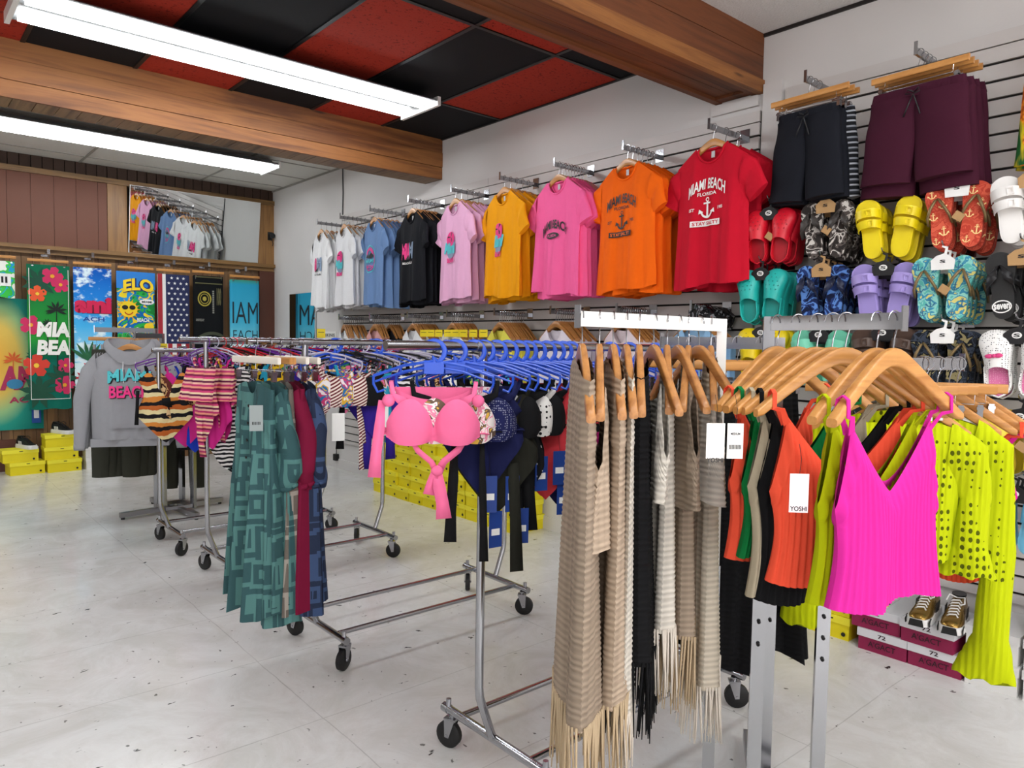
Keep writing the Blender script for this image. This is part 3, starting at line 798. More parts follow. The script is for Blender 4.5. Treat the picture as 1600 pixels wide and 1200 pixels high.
# ---- wooden hangers and tank tops on the near arm
FH = wood_hanger(HWOOD, half=.215, drop=.142, apex=.077, fine=True, thick=.019, curve=.02)
def arm_pt(t): p = ARM_A[0]+(ARM_A[1]-ARM_A[0])*t; return (p.x, p.y, 1.457)
def tank(mat_, name='tank_top', w=.168, zs=-.235, zv=-.385, za=-.41, L=-.62, ribs=(24, .0058), seed=0, back=True, strap_w=.010, flare=.0, hs=.175, u0=.80, fold=None):
    rnd = random.Random(seed); ph = rnd.random()*6
    def tf(u):
        a = abs(u)
        if a < u0: return zv+(zs-zv)*(a/u0)**1.15
        return zs+(za-zs)*((a-u0)/(1-u0))**.75
    def tb(u):
        a = abs(u)
        if a < u0: return zv+.02+(zs-zv-.02)*(a/u0)**1.6
        return zs+(za-zs)*((a-u0)/(1-u0))**.75
    t = empty(name); tag(t, 'x', 'tank top'); mb = MB()
    fn = cloth(mb, lambda v: w*(1-.10*math.sin(math.pi*v)+flare*v), tf, tb, lambda u: L+.008*math.sin(4*u+ph), lambda v: .022+.014*v, fold or (.010, 4.5, ph), 120, 26, ribs=ribs, top0=.3)
    mb.build('bodice', mat_, t, 180)
    for d in (-1, 1):
        x0 = d*u0*w; x1 = d*hs; ht = -.077+hz(hs, .142, .215)-.0
        for sy in (-1, 1):
            ms = MB(); ms.ribbon([(x0, sy*.006, zs-.02), (x0*.55+x1*.45, sy*.012-.008, (zs+ht)/2-.01), (x1, sy*.016-.012, ht-.03), (x1, sy*.012-.014, ht+.004), (x1, -.014, ht+.012)], [strap_w*1.7, strap_w*1.2, strap_w, strap_w, strap_w], .0012)
            ms.build('strap', mat_, t)
    return t
def tagcard(loc, rz, words, label, w=.045, h=.085, cat='price tag', white='f3f1ec'):
    t = tag(empty('price_tag', loc, rz), label, cat)
    MB().rng(-w/2, w/2, -.0006, .0006, -h, 0).build('card', plain(white, .7, name='card'), t)
    mt = MB()
    for txt, cz, ww, hh in words: put_text(mt, txt, lambda x, z: -.0012, 0, cz, ww, hh, 0, cut=False)
    bar = MB()
    mt.build('lettering', BLKI, t); MB().tube([(0, 0, 0), (.004, .004, .03), (.0, .008, .06)], .0006, 4).build('string', BLACKP, t)
    return t
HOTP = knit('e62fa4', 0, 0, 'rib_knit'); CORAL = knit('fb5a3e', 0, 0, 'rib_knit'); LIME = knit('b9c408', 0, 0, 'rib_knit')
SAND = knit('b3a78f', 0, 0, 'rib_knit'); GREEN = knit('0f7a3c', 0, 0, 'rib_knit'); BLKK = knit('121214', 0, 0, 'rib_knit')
NEAR = [(.97, 12, HOTP, 'hot pink ribbed tank top with V neck, foremost on the near arm', {}),
        (.86, 14, LIME, 'lime ribbed tank top directly behind the hot pink one', dict(L=-.635, w=.165)),
        (.64, 36, CORAL, 'coral ribbed tank top with V neck, left of the hot pink one', dict(L=-.615)),
        (.54, 37, BLKK, 'black ribbed tank top behind the coral one on the near arm', dict(L=-.67)),
        (.42, 30, SAND, 'sand beige ribbed tank top on the near arm', dict(L=-.67, w=.168)),
        (.26, 22, GREEN, 'dark green ribbed tank top on the near arm', dict(L=-.60, w=.15)),
        (.08, 12, CORAL, 'second coral ribbed tank top, beside the white swing tags', dict(L=-.60, w=.15))]
for i, (tt, phi, mt_, lab, kw) in enumerate(NEAR):
    p = arm_pt(tt)
    use(FH, p, -R(phi), 'contoured wooden hanger of the '+' '.join(lab.split(',')[0].replace(' with V neck', '').split()[:11]), 'contoured hangers on the near arm')
    g = tank(mt_, seed=i+1, **kw); g.location = p; g.rotation_euler[2] = -R(phi); tag(g, lab, None)
p = arm_pt(.30); tagcard((1.335, .885, 1.215), -R(35), [('YOSHI', -.078, .036, .010)], 'white swing tag at the left of the tank tops, partly covered by another', .04, .075)
tagcard((1.37, .86, 1.215), -R(40), [('MEDIUM', -.022, .02, .005), ('IIIIIIIII', -.05, .026, .010)], 'barcoded white price tag over the left swing tag', .034, .075)
tagcard((1.42, .74, 1.12), -R(45), [('YOSHI', -.072, .034, .010)], 'pinkish white swing tag between the beige and coral tank tops', .038, .08, white='efdfe2')

# ================================================================ KNITS AND SKIRTS ON THE OTHER ARMS OF THE NEAR RACK
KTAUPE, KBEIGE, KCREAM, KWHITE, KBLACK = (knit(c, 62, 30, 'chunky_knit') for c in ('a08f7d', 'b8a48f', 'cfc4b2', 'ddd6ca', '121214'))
FHS = wood_hanger(HWOOD2, half=.205, drop=.150, apex=.078, fine=True, thick=.015)
CH = clip_hanger(HWOOD, half=.18)
def fringed(matk, matf, name='knit_scarf_cardigan', w=.19, L=-1.06, fr=.20, seed=0, top=-.11, dep=.035, cat='cardigan', slope=.05, nfr=46):
    rnd = random.Random(seed); ph = rnd.random()*6
    t = empty(name); tag(t, 'x', cat); mb = MB()
    W = lambda v: w*(.92+.08*math.sin(2.5*v+ph)); dp = lambda v: dep*(.55+.45*v)
    tp = lambda u: top-slope*abs(u)**1.3
    hem = lambda u: L+.035*u*math.sin(ph)+.012*math.sin(3*u)
    fn = cloth(mb, W, tp, tp, hem, dp, (.012, 5, ph), 24, 260, ribs=None, top0=.8)
    # rows of stitches as real relief
    mb.v = [(x, y+.0013*math.sin(z*500)*(1 if y > 0 else -1), z) for x, y, z in mb.v]
    mb.build('knit_panel', matk, t, 180)
    ff = MB()
    for side in (-1, 1):
        for i in range(nfr):
            u = -1+2*(i+.5)/nfr; x = u*W(1)
            c = max(0, 1-abs(u)**2.6)**.5
            y = side*dp(1)*c+.012*(math.sin(5*u+ph)+.5*math.sin(10.65*u+ph*1.7+1.4)+.25*math.sin(20.5*u+ph*.7))
            l = fr*(.86+.14*rnd.random()); z = hem(u)+.01; dx, dy = rnd.uniform(-.012, .012), rnd.uniform(-.012, .012)
            ff.tube([(x, y, z), (x+dx*.3, y+dy*.4, z-l*.4), (x+dx, y+dy, z-l)], [.0033, .0028, .0012], 4)
    fo = ff.build('fringe', matf, t, 180)
    return t
def wool(c): return fabric(c, .95, 'yarn')
def knit_top(matk, name='knit_vest', w=.17, L=-.50, seed=0, cat='top', dep=.025, u0=.72, zv=-.30, zs=-.175, za=-.36, rows=True):
    rnd = random.Random(seed); ph = rnd.random()*6; t = empty(name); tag(t, 'x', cat); mb = MB()
    def tf(u):
        a = abs(u)
        if a < u0*.62: return zv+.01*(a/u0)
        if a < u0: return zv+(zs-zv)*((a-u0*.62)/(u0*.38))**.55
        return zs+(za-zs)*((a-u0)/(1-u0))**.8
    def tb(u):
        a = abs(u)
        if a < u0: return zs-.05*(1-(a/u0)**2)**.5
        return zs+(za-zs)*((a-u0)/(1-u0))**.8
    cloth(mb, lambda v: w*(1+.06*v), tf, tb, lambda u: L+.006*math.sin(5*u+ph), lambda v: dep*(.6+.4*v), (.008, 4, ph), 50, 130, top0=.7)
    mb.v = [(x, y+.0014*math.sin(z*480)*(1 if y > 0 else -1), z) for x, y, z in mb.v]
    mb.build('knit_body', matk, t, 180)
    return t
def arm_left(x): return (x, 1.212, 1.457)
def view_az(x, y): return math.degrees(math.atan2(x, y))
WT, WB, WC, WW, WK = wool('a8967f'), wool('bba586'), wool('cdbfa6'), wool('ddd3c6'), wool('0e0e10')
# (x on arm, yaw, builder)
LEFT = [
 (1.265, 50, lambda: fringed(KTAUPE, WB, seed=1, L=-.92, fr=.20, dep=.040, w=.17), 'taupe knitted cardigan with long sand fringe, outermost on the white arm', FHS),
 (1.325, 44, lambda: knit_top(KBEIGE, seed=2, L=-.55, dep=.035), 'beige crochet vest next to the outermost taupe cardigan', FHS),
 (1.375, 48, lambda: fringed(KBEIGE, WB, seed=3, L=-.90, fr=.20, dep=.035, w=.17), 'beige knitted cardigan with sand fringe behind the crochet vest', FHS),
 (1.425, 46, lambda: fringed(KWHITE, WW, seed=4, L=-.95, fr=.16, dep=.02, w=.16), 'thin off-white knitted cardigan between beige and black ones', FHS),
 (1.475, 42, lambda: fringed(KBLACK, WK, seed=5, L=-.88, fr=.20, dep=.05, w=.15), 'black knitted cardigan with black fringe in the middle of the white arm', FHS),
 (1.535, 56, lambda: knit_top(KWHITE, seed=6, L=-.47, w=.13), 'off-white ribbed vest hanging over a long cream cardigan', FHS),
 (1.590, 40, lambda: fringed(KWHITE, WW, seed=7, L=-.80, fr=.19, dep=.03, w=.09), 'long cream cardigan with pale fringe beside the black one', FHS),
 (1.640, 57, lambda: knit_top(KTAUPE, seed=8, L=-.50, w=.15), 'taupe ladder-knit vest with deep armholes, widest on the white arm', FHS),
 (1.685, 33, lambda: fringed(KTAUPE, WB, seed=9, L=-.86, fr=.22, dep=.035, w=.09), 'taupe fringed cardigan behind the ladder-knit vest', FHS),
 (1.735, 66, lambda: knit_top(KWHITE, seed=10, L=-.50, w=.13), 'pale grey knitted vest nearest the white upright', FHS),
 (1.790, 38, lambda: fringed(KCREAM, WW, seed=11, L=-1.02, fr=.17, dep=.04, w=.12), 'cream fringed cardigan reaching almost to the floor beside the upright', FHS)]
for x, yaw, f, lab, hg in LEFT:
    p = arm_left(x)
    use(hg, p, R(yaw), 'wooden hanger of the '+' '.join(lab.split(',')[0].split()[:9]), 'hangers on the white arm')
    g = f(); g.location = p; g.rotation_euler[2] = R(yaw); tag(g, lab)

# black crochet skirts and wooden clip hangers on the arm pointing away
def skirt(mat_, w0=.15, w1=.25, L=-.95, top=-.165, seed=0, name='skirt', dep=.03):
    t = empty(name); tag(t, 'x', 'skirt'); mb = MB()
    cloth(mb, lambda v: w0+(w1-w0)*v, lambda u: top, lambda u: top, lambda u: L+.02*math.sin(6*u+seed)-.03*abs(u), lambda v: .016+dep*v, (.03, 8, seed), 50, 24, top0=.7)
    mb.build('skirt_cloth', mat_, t, 180); return t
BLKN = knit('0f0f11', 70, 45, 'openwork_knit', holes=.35)
for i, (y, c, lab, L) in enumerate(((1.19, KBLACK, 'black crochet skirt nearest the square uprights', -.98), (1.27, BLKN, 'black openwork crochet skirt with a scalloped hem', -.93), (1.35, KBLACK, 'third black knitted skirt on the rear arm', -.9), (1.44, knit('8a7c6b', 62, 30, 'chunky_knit'), 'taupe knitted skirt at the far end of the rear arm', -.85))):
    rz = R(-18-i*3)
    use(CH, (2.02-.0*i, y, 1.407), rz, 'wooden clip hanger holding the '+lab, 'clip hangers on the rear arm')
    g = skirt(c, seed=i*1.3, L=L, w1=.24); g.location = (2.02, y, 1.407); g.rotation_euler[2] = rz; tag(g, lab)
LIMEK = knit('c3cf06', 0, 34, 'openwork_lime')
q = N('lime_pointelle_knit', .9, spec=.15); s = q.sep(q.coord((1, 1, 1))); vo = q.n('ShaderNodeTexVoronoi'); vo.inputs['Scale'].default_value = 1; vo.inputs['Randomness'].default_value = .25
q.l(q.coord((58, 20, 42)), vo.inputs['Vector']); hole = q.math('MULTIPLY', q.math('LESS_THAN', vo.outputs['Distance'], .30), q.math('GREATER_THAN', s[2], -.62))
q.color(q.mix(hole, 'b6c20a', '4d5405')); q.bump(q.math('SINE', q.math('MULTIPLY', s[0], 380)), .35, .003); LIMEP = q.m
def knit_sweater(mat_, seed=0, w=.19, L=-.56, left_end=-.92, right_end=-.98):
    t = empty('knit_sweater'); tag(t, 'x', 'sweater'); mb = MB(); ph = seed
    tf = lambda u: -.155-.05*abs(u)**1.5; tb = tf
    cloth(mb, lambda v: w*(1-.04*v), lambda u: tf(u)-(.03*(1-(u/.55)**2)**.5 if abs(u) < .55 else 0), tb, lambda u: L+.010*math.sin(14*u), lambda v: .03+.01*v, (.010, 5, ph), 120, 26, ribs=(34, .0022), top0=.6)
    mb.build('sweater_body', mat_, t, 180)
    for d, ze, sp in ((-1, left_end, .02), (1, right_end, .055)):
        ms = MB()
        q_ = ze+.92; m1, m2 = min(-.38, -.55*(-ze/.92)), min(-.41, -.80*(-ze/.92))
        T = [(d*(w-.03), 0, -.165), (d*(w+.055), 0, -.24), (d*(w+.075), 0, m1), (d*(w+.07), 0, m2), (d*(w+.075+sp*.3), .0, ze)]
        B = [(d*(w-.05), 0, -.32), (d*(w-.03), 0, -.36), (d*(w-.005), 0, m1-.01), (d*(w-.02), 0, m2), (d*(w-.05-sp*.3), 0, ze)]
        limb(ms, T, B, lambda s_: .026+.018*s_, n=40, nth=60, ph=seed+d, fold=.008)
        ms.v = [(x+.0012*math.sin(x*520), y*(1+.08*math.sin(x*520)), z+.006*math.sin(x*110)*(1 if z < ze+.05 else 0)) for x, y, z in ms.v]
        ms.build('flared_sleeve', mat_, t, 180)
    return t
FHB = wood_hanger(HWOOD, half=.205, drop=.125, apex=.078, fine=True, thick=.017, curve=.0)
def arm_right(k): return (1.965+(2.50-1.965)*k, .94+(.80-.94)*k, 1.354)
RIGHT = [(.42, -62, LIMEP, 'lime openwork knitted sweater with flared sleeves, behind the hot pink tank', 'sw', dict(right_end=-.60, left_end=-.80)),
         (.66, -72, LIMEP, 'longer lime openwork sweater with a flared sleeve hanging to the right', 'sw', dict(L=-.55, w=.18, left_end=-.45, right_end=-.91)),
         (.80, -66, knit('e6decb', 40, 40, 'chunky_knit'), 'cream openwork sweater showing only its shoulder at the right', 'kt', {}),
         (.90, -70, CORAL, 'coral knitted top at the outer end of the right-hand arm', 'tk', dict(L=-.66)),
         (.97, -72, HOTP, 'hot pink knitted top outermost on the right-hand arm', 'tk', dict(L=-.52))]
for k, yaw, mt_, lab, kind, kw in RIGHT:
    p = arm_right(k)
    use(FHB, p, R(yaw), 'wooden hanger of the '+' '.join(lab.split(',')[0].split(' with')[0].split()[:12]), 'hangers on the right-hand arm')
    g = knit_sweater(mt_, seed=k*3, **kw) if kind == 'sw' else (knit_top(mt_, seed=3, L=-.5, name='knit_sweater', cat='sweater') if kind == 'kt' else tank(mt_, seed=5, hs=.185, **kw))
    g.location = p; g.rotation_euler[2] = R(yaw); tag(g, lab)
use(CH, (2.40, .83, 1.354), R(-62), 'light wooden clip hanger on the right-hand arm, over the lime sweater', 'hangers on the right-hand arm')
LOOSE = MB().tube(hook_pts(.075), .0017, 6)
for i, k in enumerate((.30, .38, .46, .54, .70)):
    use(CH, arm_right(k), R(-60-2*i), '%s empty clip hanger from the upright on the right-hand arm' % ['first', 'second', 'third', 'fourth', 'fifth'][i], 'hangers on the right-hand arm')

# ================================================================ LONG DRESSES ON THE SECOND RACK
TEALM = maze('537f7c', '35575a', 'teal_maze_print', 7); TAUPEM = maze('a49c92', '6f665e', 'taupe_maze_print', 7); NAVYM = maze('3c4f72', '252f47', 'navy_maze_print', 7); BURG = fabric('7a1236', name='crinkle_cotton')
def long_dress(mat_, seed=0, w=.145, w1=.165, top=-.175, L=-1.20, sleeve=True, dep=.045, sl_end=-.62):
    rnd = random.Random(seed); ph = rnd.random()*6; t = empty('long_dress'); tag(t, 'x', 'dress'); mb = MB()
    tf = lambda u: top-.03*abs(u)**2-.05*max(0, 1-(u/.3)**2)
    cloth(mb, lambda v: w*(1-.10*math.sin(math.pi*min(1, v*2.2)))+(w1-w)*v, tf, lambda u: top-.03*abs(u)**2, lambda u: L+.02*math.sin(7*u+ph)-.015*u, lambda v: .025+dep*v, (.026, 9, ph), 80, 44, top0=.6)
    mb.build('dress_body', mat_, t, 180)
    if sleeve:
        for d in (-1, 1):
            ms = MB()
            limb(ms, [(d*(w-.02), 0, top-.03), (d*(w+.035), .01, top-.20), (d*(w+.04), .02, sl_end+.08), (d*(w+.0), .02, sl_end)], [(d*(w-.06), 0, top-.10), (d*(w-.06), 0, top-.22), (d*(w-.07), .01, sl_end+.08), (d*(w-.06), .01, sl_end)], lambda s_: .03+.012*math.sin(3*s_), n=24, nth=20, ph=seed, fold=.01)
            ms.build('sleeve', mat_, t, 180)
            MB().tube([(d*(w+.0)-.03*d+.038*math.cos(R(a)), .015+.034*math.sin(R(a)), sl_end+.02+.008*math.sin(R(a*2))) for a in range(0, 361, 30)], .012, 8).build('rolled_cuff', mat_, t, 180)
    for k in range(4):
        MB().lathe([(.006, -.002), (.006, .001)], 8, (0, -.03-.004*k, top-.10-.07*k), 'y').build('button', BLACKP, t)
    return t
CHW = clip_hanger(HWHITE, half=.19)
DR = [(1.165, 2.93, -84, TEALM, 'teal maze-print long dress, leftmost in the row of dresses', CHW, dict(L=-1.11, sleeve=False), 1), (1.225, 2.94, -86, TEALM, 'teal maze-print long dress with a rolled sleeve, second in the row', CH, dict(L=-1.14), 2),
      (1.27, 2.95, -96, TAUPEM, 'taupe maze-print long dress between the teal and burgundy ones', CH, dict(L=-1.13, sleeve=False), 3), (1.315, 2.95, -94, BURG, 'burgundy long dress with a rolled sleeve', CHW, dict(L=-1.13), 4), (1.365, 2.95, -94, NAVYM, 'navy maze-print long dress, rightmost in the row of dresses', CHW, dict(L=-1.12), 5)]
for x, y, yaw, mt_, lab, hg, kw, sd in DR:
    use(hg, (x, 2.95, RZ+.014), R(yaw), 'clip hanger above the '+lab.split(',')[0], 'clip hangers above the dresses')
    g = long_dress(mt_, sd, **kw); g.location = (x, 2.95, RZ+.014); g.rotation_euler[2] = R(yaw); tag(g, lab)
tagcard((1.10, 2.78, 1.12), -R(25), [('IIIIII', -.07, .03, .012)], 'grey swing tag on the leftmost teal dress', .05, .10, white='9aa3a2')

# ---- hoodies and trousers on the back rack
GREYM = fabric('9a9b9f', name='sweatshirt_fleece'); OLIVE = fabric('3b3c33', name='twill')
def hoodie(mat_, seed=0, pr=True):
    t = empty('hoodie'); tag(t, 'x', 'hoodie'); mb = MB(); w = .255
    tf = lambda u: -.075+hz(u*w)+.01-(.07*math.sqrt(max(0, 1-(u/.4)**2)) if abs(u) < .4 else 0)
    tb = lambda u: -.075+hz(u*w)+.01
    fn = cloth(mb, lambda v: w*(1-.04*v), tf, tb, lambda u: -.74, lambda v: .05+.02*v, (.012, 5, 1+seed), 34, 20, top0=.6)
    mb.build('hoodie_body', mat_, t, 180)
    for d in (-1, 1):
        ms = MB(); limb(ms, [(d*(w-.04), 0, -.14), (d*(w+.05), 0, -.25), (d*(w+.10), 0, -.45), (d*(w+.105), .0, -.80)], [(d*(w-.06), 0, -.34), (d*(w-.03), 0, -.38), (d*(w+.0), 0, -.50), (d*(w+.03), 0, -.80)], lambda s_: .045-.012*s_, n=20, nth=18, ph=d)
        ms.build('sleeve', mat_, t, 180)
        MB().tube([(d*(w+.035), 0, -.79), (d*(w+.10), 0, -.79)], .028, 10).build('cuff', mat_, t, 180)
        MB().tube([(d*.035, fn(0, -.2)-.012, -.15), (d*.04, fn(0, -.25)-.006, -.25), (d*.037, fn(0, -.35)-.004, -.35)], .004, 6).build('drawstring', plain('c9c9cc', .7), t)
    hb = MB()
    for k in range(7):
        f_ = k/6; a0 = 15; pts = []
        for a in range(180+a0, 361-a0, 15): pts.append(((.125-.02*f_)*math.cos(R(a)), -.06-.015*math.sin(R(a))*0-.02*f_+.03, -.10-.012*k+(.085)*math.sin(R(a))))
        hb.tube(pts, .016, 6)
    hb2 = MB(); rows = []
    for j in range(9):
        f_ = j/8; rows.append([((.135+.03*math.sin(math.pi*f_))*math.cos(R(a)), -.035*math.sin(R(a))*(-1)*(1.2)-.02+.03*f_*0, -.06-.09*f_+.02*abs(math.cos(R(a)))-.075*max(0, -math.sin(R(a)))) for a in range(0, 360, 15)])
    hb2.grid(rows, closed=True); hb2.build('hood', mat_, t, 180)
    pk = MB(); put_poly(pk, [(-.13, -.66), (.13, -.66), (.13, -.60), (.09, -.49), (-.09, -.49), (-.13, -.60)], lambda x, z: fn(x, z, .006)); pk.build('front_pocket', mat_, t, 180)
    MB().rng(-w*.96, w*.96, -.06, .06, -.79, -.735).build('waistband', mat_, t)
    if pr:
        mp = MB(); f5 = lambda x, z: fn(x, z, .005)
        put_text(mp, 'MIAMI', lambda x, z: fn(x, z, .003), .006, -.316, .27, .085, 2, off=.05, arch=.02); put_text(mp, 'BEACH', lambda x, z: fn(x, z, .003), .006, -.416, .25, .085, 2, off=.05)
        put_text(mp, 'MIAMI', f5, 0, -.31, .27, .085, 0, off=.03, arch=.02); put_text(mp, 'BEACH', f5, 0, -.41, .25, .085, 1, off=.03)
        mp.build('printed_design', [TEAL, PINK, BLKI], t, 180)
    return t
hx, hy = 1.40, 5.68
g = hoodie(GREYM); hd2 = hoodie(fabric('a5a6aa', name='sweatshirt_fleece'), 2, False)
for k in range(5):
    p = (1.335+.03*k, 5.62+.075*k, 1.402)
    use(HW, p, R(-24), '%s wooden hanger from the front on the hoodie arm' % ORD[k], 'hangers of the hoodies')
    if k == 0: g.location = p; g.rotation_euler[2] = R(-22); tag(g, 'grey hoodie with MIAMI BEACH lettering in turquoise and pink, front of its arm')
    else: use(hd2, p, R(-22-2*k), '%s grey hoodie from the front, behind the lettered one' % ORD[k], 'plain grey hoodies')
def trousers(mat_, seed=0, L=-1.15, top=-.17):
    t = empty('trousers'); tag(t, 'x', 'trousers')
    mb = MB(); cloth(mb, lambda v: .16+.02*v, lambda u: top, lambda u: top, lambda u: top-.30, lambda v: .02+.02*v, (.008, 5, seed), 20, 8, top0=.8); mb.build('waist', mat_, t, 180)
    for d in (-1, 1):
        ms = MB(); limb(ms, [(d*.178, 0, top-.22), (d*.18, 0, -.7), (d*.175, 0, L)], [(d*.0, 0, top-.26), (d*.03, 0, -.7), (d*.045, 0, L)], lambda s_: .035, n=12, nth=16, ph=seed); ms.build('trouser_leg', mat_, t, 180)
    return t
tr = trousers(OLIVE)
for k in range(4):
    p = (1.37+.055*k, 6.235-.0*k, 1.442)
    use(CH, p, R(-30), '%s clip hanger from the left above the olive trousers' % ORD[k].replace('front', 'first'), 'trouser hangers on the back rack')
    use(tr, p, R(-30+3*k), '%s pair of dark olive trousers from the left, below the hoodies' % ORD[k].replace('front', 'first'), 'olive trousers')
for k in range(4):
    p = (1.86+.035*k, 6.22+.1*k, 1.302); use(tr, p, R(-25), '%s pair of dark trousers from the front on the rear arm of the hoodie rack' % ORD[k], 'dark trousers on the rear arm')
    use(CH, p, R(-25), '%s clip hanger from the front on the rear arm of the hoodie rack' % ORD[k], 'clip hangers on the rear arm of the hoodie rack')
PINKS = tshirt(fabric('1c1d22', name='jersey'), 301)
for k in range(4):
    p = (1.98+.09*k, 5.925-.04*k, 1.362); use(HW, p, R(-40), '%s wooden hanger from the left on the right arm of the hoodie rack' % ORD[k].replace('front', 'first'), 'hangers on the right arm of the hoodie rack'); use(PINKS, p, R(-40), '%s black T-shirt from the left on the right arm of the hoodie rack' % ORD[k].replace('front', 'first'), 'black T-shirts on the hoodie rack')

# ================================================================ SWIMWEAR
def cupsheet(mb, w=.135, top=-.225, bot=-.335, bump=.045, cx=0, cy=0, mi=0):
    nu, nv = 36, 14; rows = []; back = []
    for j in range(nv+1):
        v = j/nv; r_, b_ = [], []
        for i in range(nu+1):
            u = -1+2*i/nu; a = abs(u)
            c = max(0, 1-((a-.5)/.5)**2)
            zt = bot+(top-bot)*(.30+.70*c**.7 if a < .5 else .42+.58*c**.9); zb = bot-.012*c+.02*max(0, a-.75)*4*.5
            z = zt+(zb-zt)*v
            cc = max(0, 1-((a-.5)/.47)**2-((z-(bot+.045))/.085)**2*.8)
            y = cy-bump*math.sqrt(max(0, cc))*.95-.008-.0015*math.sin(90*u*(1-v)+v*4)*max(0, 1-a*2.5)
            r_.append((cx+u*w, y, z)); b_.append((cx+u*w, y+.004, z))
        rows.append(r_); back.append(b_)
    mb.grid(rows, mi); mb.grid(back, mi)
def bikini(mc, mb_=None, ms=None, w=.135, ties=(), bump=.045, strap_x=.125, low=0, dangle=True, top=-.195, bot=-.315, knots=False):
    t = empty('bikini'); tag(t, 'x', 'bikini'); ms = ms or mc
    m_ = MB(); cupsheet(m_, w, top, bot, bump); m_.build('bikini_cups', mc, t, 180)
    for d in (-1, 1):
        k = MB(); k.ribbon([(d*w*.62, -.025, top-.01), (d*strap_x*.95, -.016, -.185), (d*strap_x, -.006, -.150), (d*strap_x, .010, -.146), (d*strap_x, .014, -.17)], [.03, .016, .012, .012, .01], .0015)
        if knots: k.ball((d*strap_x*1.05, -.025, -.20), .018, 8, (1, .7, 1))
        k.build('strap', ms, t, 180)
        if knots and d > 0:
            kk = MB(); kk.ball((.012, -.022, -.400), .015, 8, (1.2, .7, 1)); kk.build('bow_knot', ms, t, 180)
        k = MB(); k.ribbon([(d*w, -.008, bot+.02), (d*(w+.015), .01, bot+.015), (d*(w+.0), .03, bot+.03)], .03, .0015); k.build('side_band', ms, t, 180)
    if mb_:
        k = MB(); cloth(k, lambda v: .115-.03*v, lambda u: -.165-.035*(1-u*u), lambda u: -.165, lambda u: -.235-.07*(1-abs(u)**1.3), lambda v: .012, (.006, 4, 1), 24, 10, top0=.8); k.v = [(x, y+.022, z) for x, y, z in k.v]; k.build('bikini_bottom', mb_, t, 180)
    for x, z0, z1, wd, sw in ties:
        k = MB(); k.ribbon([(x, -.02, z0), (x+sw*.3, -.022, z0+(z1-z0)*.35), (x+sw*.8, -.012, z0+(z1-z0)*.7), (x+sw, -.015, z1)], [wd*.6, wd, wd, wd*1.25], .0012); k.build('tie', ms, t, 180)
    return t
def one_piece(mt_, ms=None, w=.12, L=-.66, top=-.19, ties=(), seed=0, plunge=.10, ruffle=None):
    t = empty('swimsuit'); tag(t, 'x', 'swimsuit'); ms = ms or mt_; k = MB()
    tf = lambda u: top-plunge*max(0, 1-abs(u)/.55)-.05*max(0, (abs(u)-.7)/.3)
    cloth(k, lambda v: w*(1-.20*math.sin(math.pi*min(1, v*1.25))+.12*max(0, v-.6)), tf, lambda u: top-.10*(1-u*u)**.5, lambda u: L+.17*abs(u)**1.15, lambda v: .028, (.008, 5, seed), 30, 22, top0=.6)
    k.build('suit_body', mt_, t, 180)
    for d in (-1, 1):
        k = MB(); k.ribbon([(d*w*.66, -.014, top-.03), (d*.105, -.012, -.165), (d*.115, 0, -.146), (d*.11, .012, -.18)], .014, .0015); k.build('strap', ms, t, 180)
    if ruffle:
        k = MB(); rows = []
        for j in range(5): rows.append([(w*1.12*(1+.05*j)*math.cos(R(a)), -.03-.03*abs(math.sin(R(a)))-.01*j+.008*math.sin(R(a*9)), -.20-.045*j) for a in range(180, 361, 6)])
        k.grid(rows); k.build('ruffle', ruffle, t, 180)
    for x, z0, z1, wd, sw in ties:
        k = MB(); k.ribbon([(x, -.03, z0), (x+sw*.5, -.035, (z0+z1)/2), (x+sw, -.02, z1)], [wd, wd, wd*1.2], .0012); k.build('tie', ms, t, 180)
    return t
BLUEH = N('blue_plastic', .3); BLUEH.color('1f4fc4'); BLUEH = BLUEH.m
H_BLUE = plastic_hanger(BLUEH); H_PUR = plastic_hanger(plain('6a2d92', .35, name='purple_plastic'), big=False); H_RED = plastic_hanger(plain('c41a2c', .35, name='red_plastic'), big=False)
H_BLK = plastic_hanger(plain('141416', .35, name='black_plastic'), big=False); H_LIL = plastic_hanger(plain('b9b4c8', .3, name='grey_plastic'), big=False)
PKB = fabric('f4719f', name='swim_jersey'); NAVY = fabric('181c48', name='swim_jersey'); BLKS = fabric('131315', name='swim_jersey'); OLV = fabric('26261f', name='swim_jersey'); CORS = fabric('cf3a42', name='swim_jersey'); PURP = fabric('33208a', name='swim_jersey'); MAG = fabric('d42c8c', name='swim_jersey'); COBALT = fabric('1d3fc0', name='swim_jersey'); YEL = fabric('e0b81c', name='swim_jersey'); TEALS = fabric('2a9fc0', name='swim_jersey')
FLOR = blotch(['f1e6e2', 'e98aa8', 'f1e6e2', '6a5648', 'e0b04a'], 26, 'floral_print'); SEQ = dots('1c2050', '8f93a8', 150, .32, 'sequin_trim'); POLKA = dots('141416', 'e8e6e2', 55, .24, 'polka_print'); DALM = dots('ece9e4', '17171a', 60, .30, 'dalmatian_print')
STR = stripes(['efe2d8', '6f2a30'], .013, 2, 'red_white_stripe', rot=28); TFL = blotch(['2f9fc0', '2f9fc0', 'e6c9cf', '8a5a34', 'e06a9a'], 14, 'teal_floral')
TIGER = stripes(['e8d9a4', '18161a', 'e8d9a4', 'c0652c', '18161a', 'd88a3c'], .16, 2, 'banded_print', wob=.05); PSTR = stripes(['c93a74', 'f2b9a8', '6b1f4a', 'f6d8b4', 'd9477f', '8a2350', 'f3a38a'], .075, 2, 'pink_stripe')
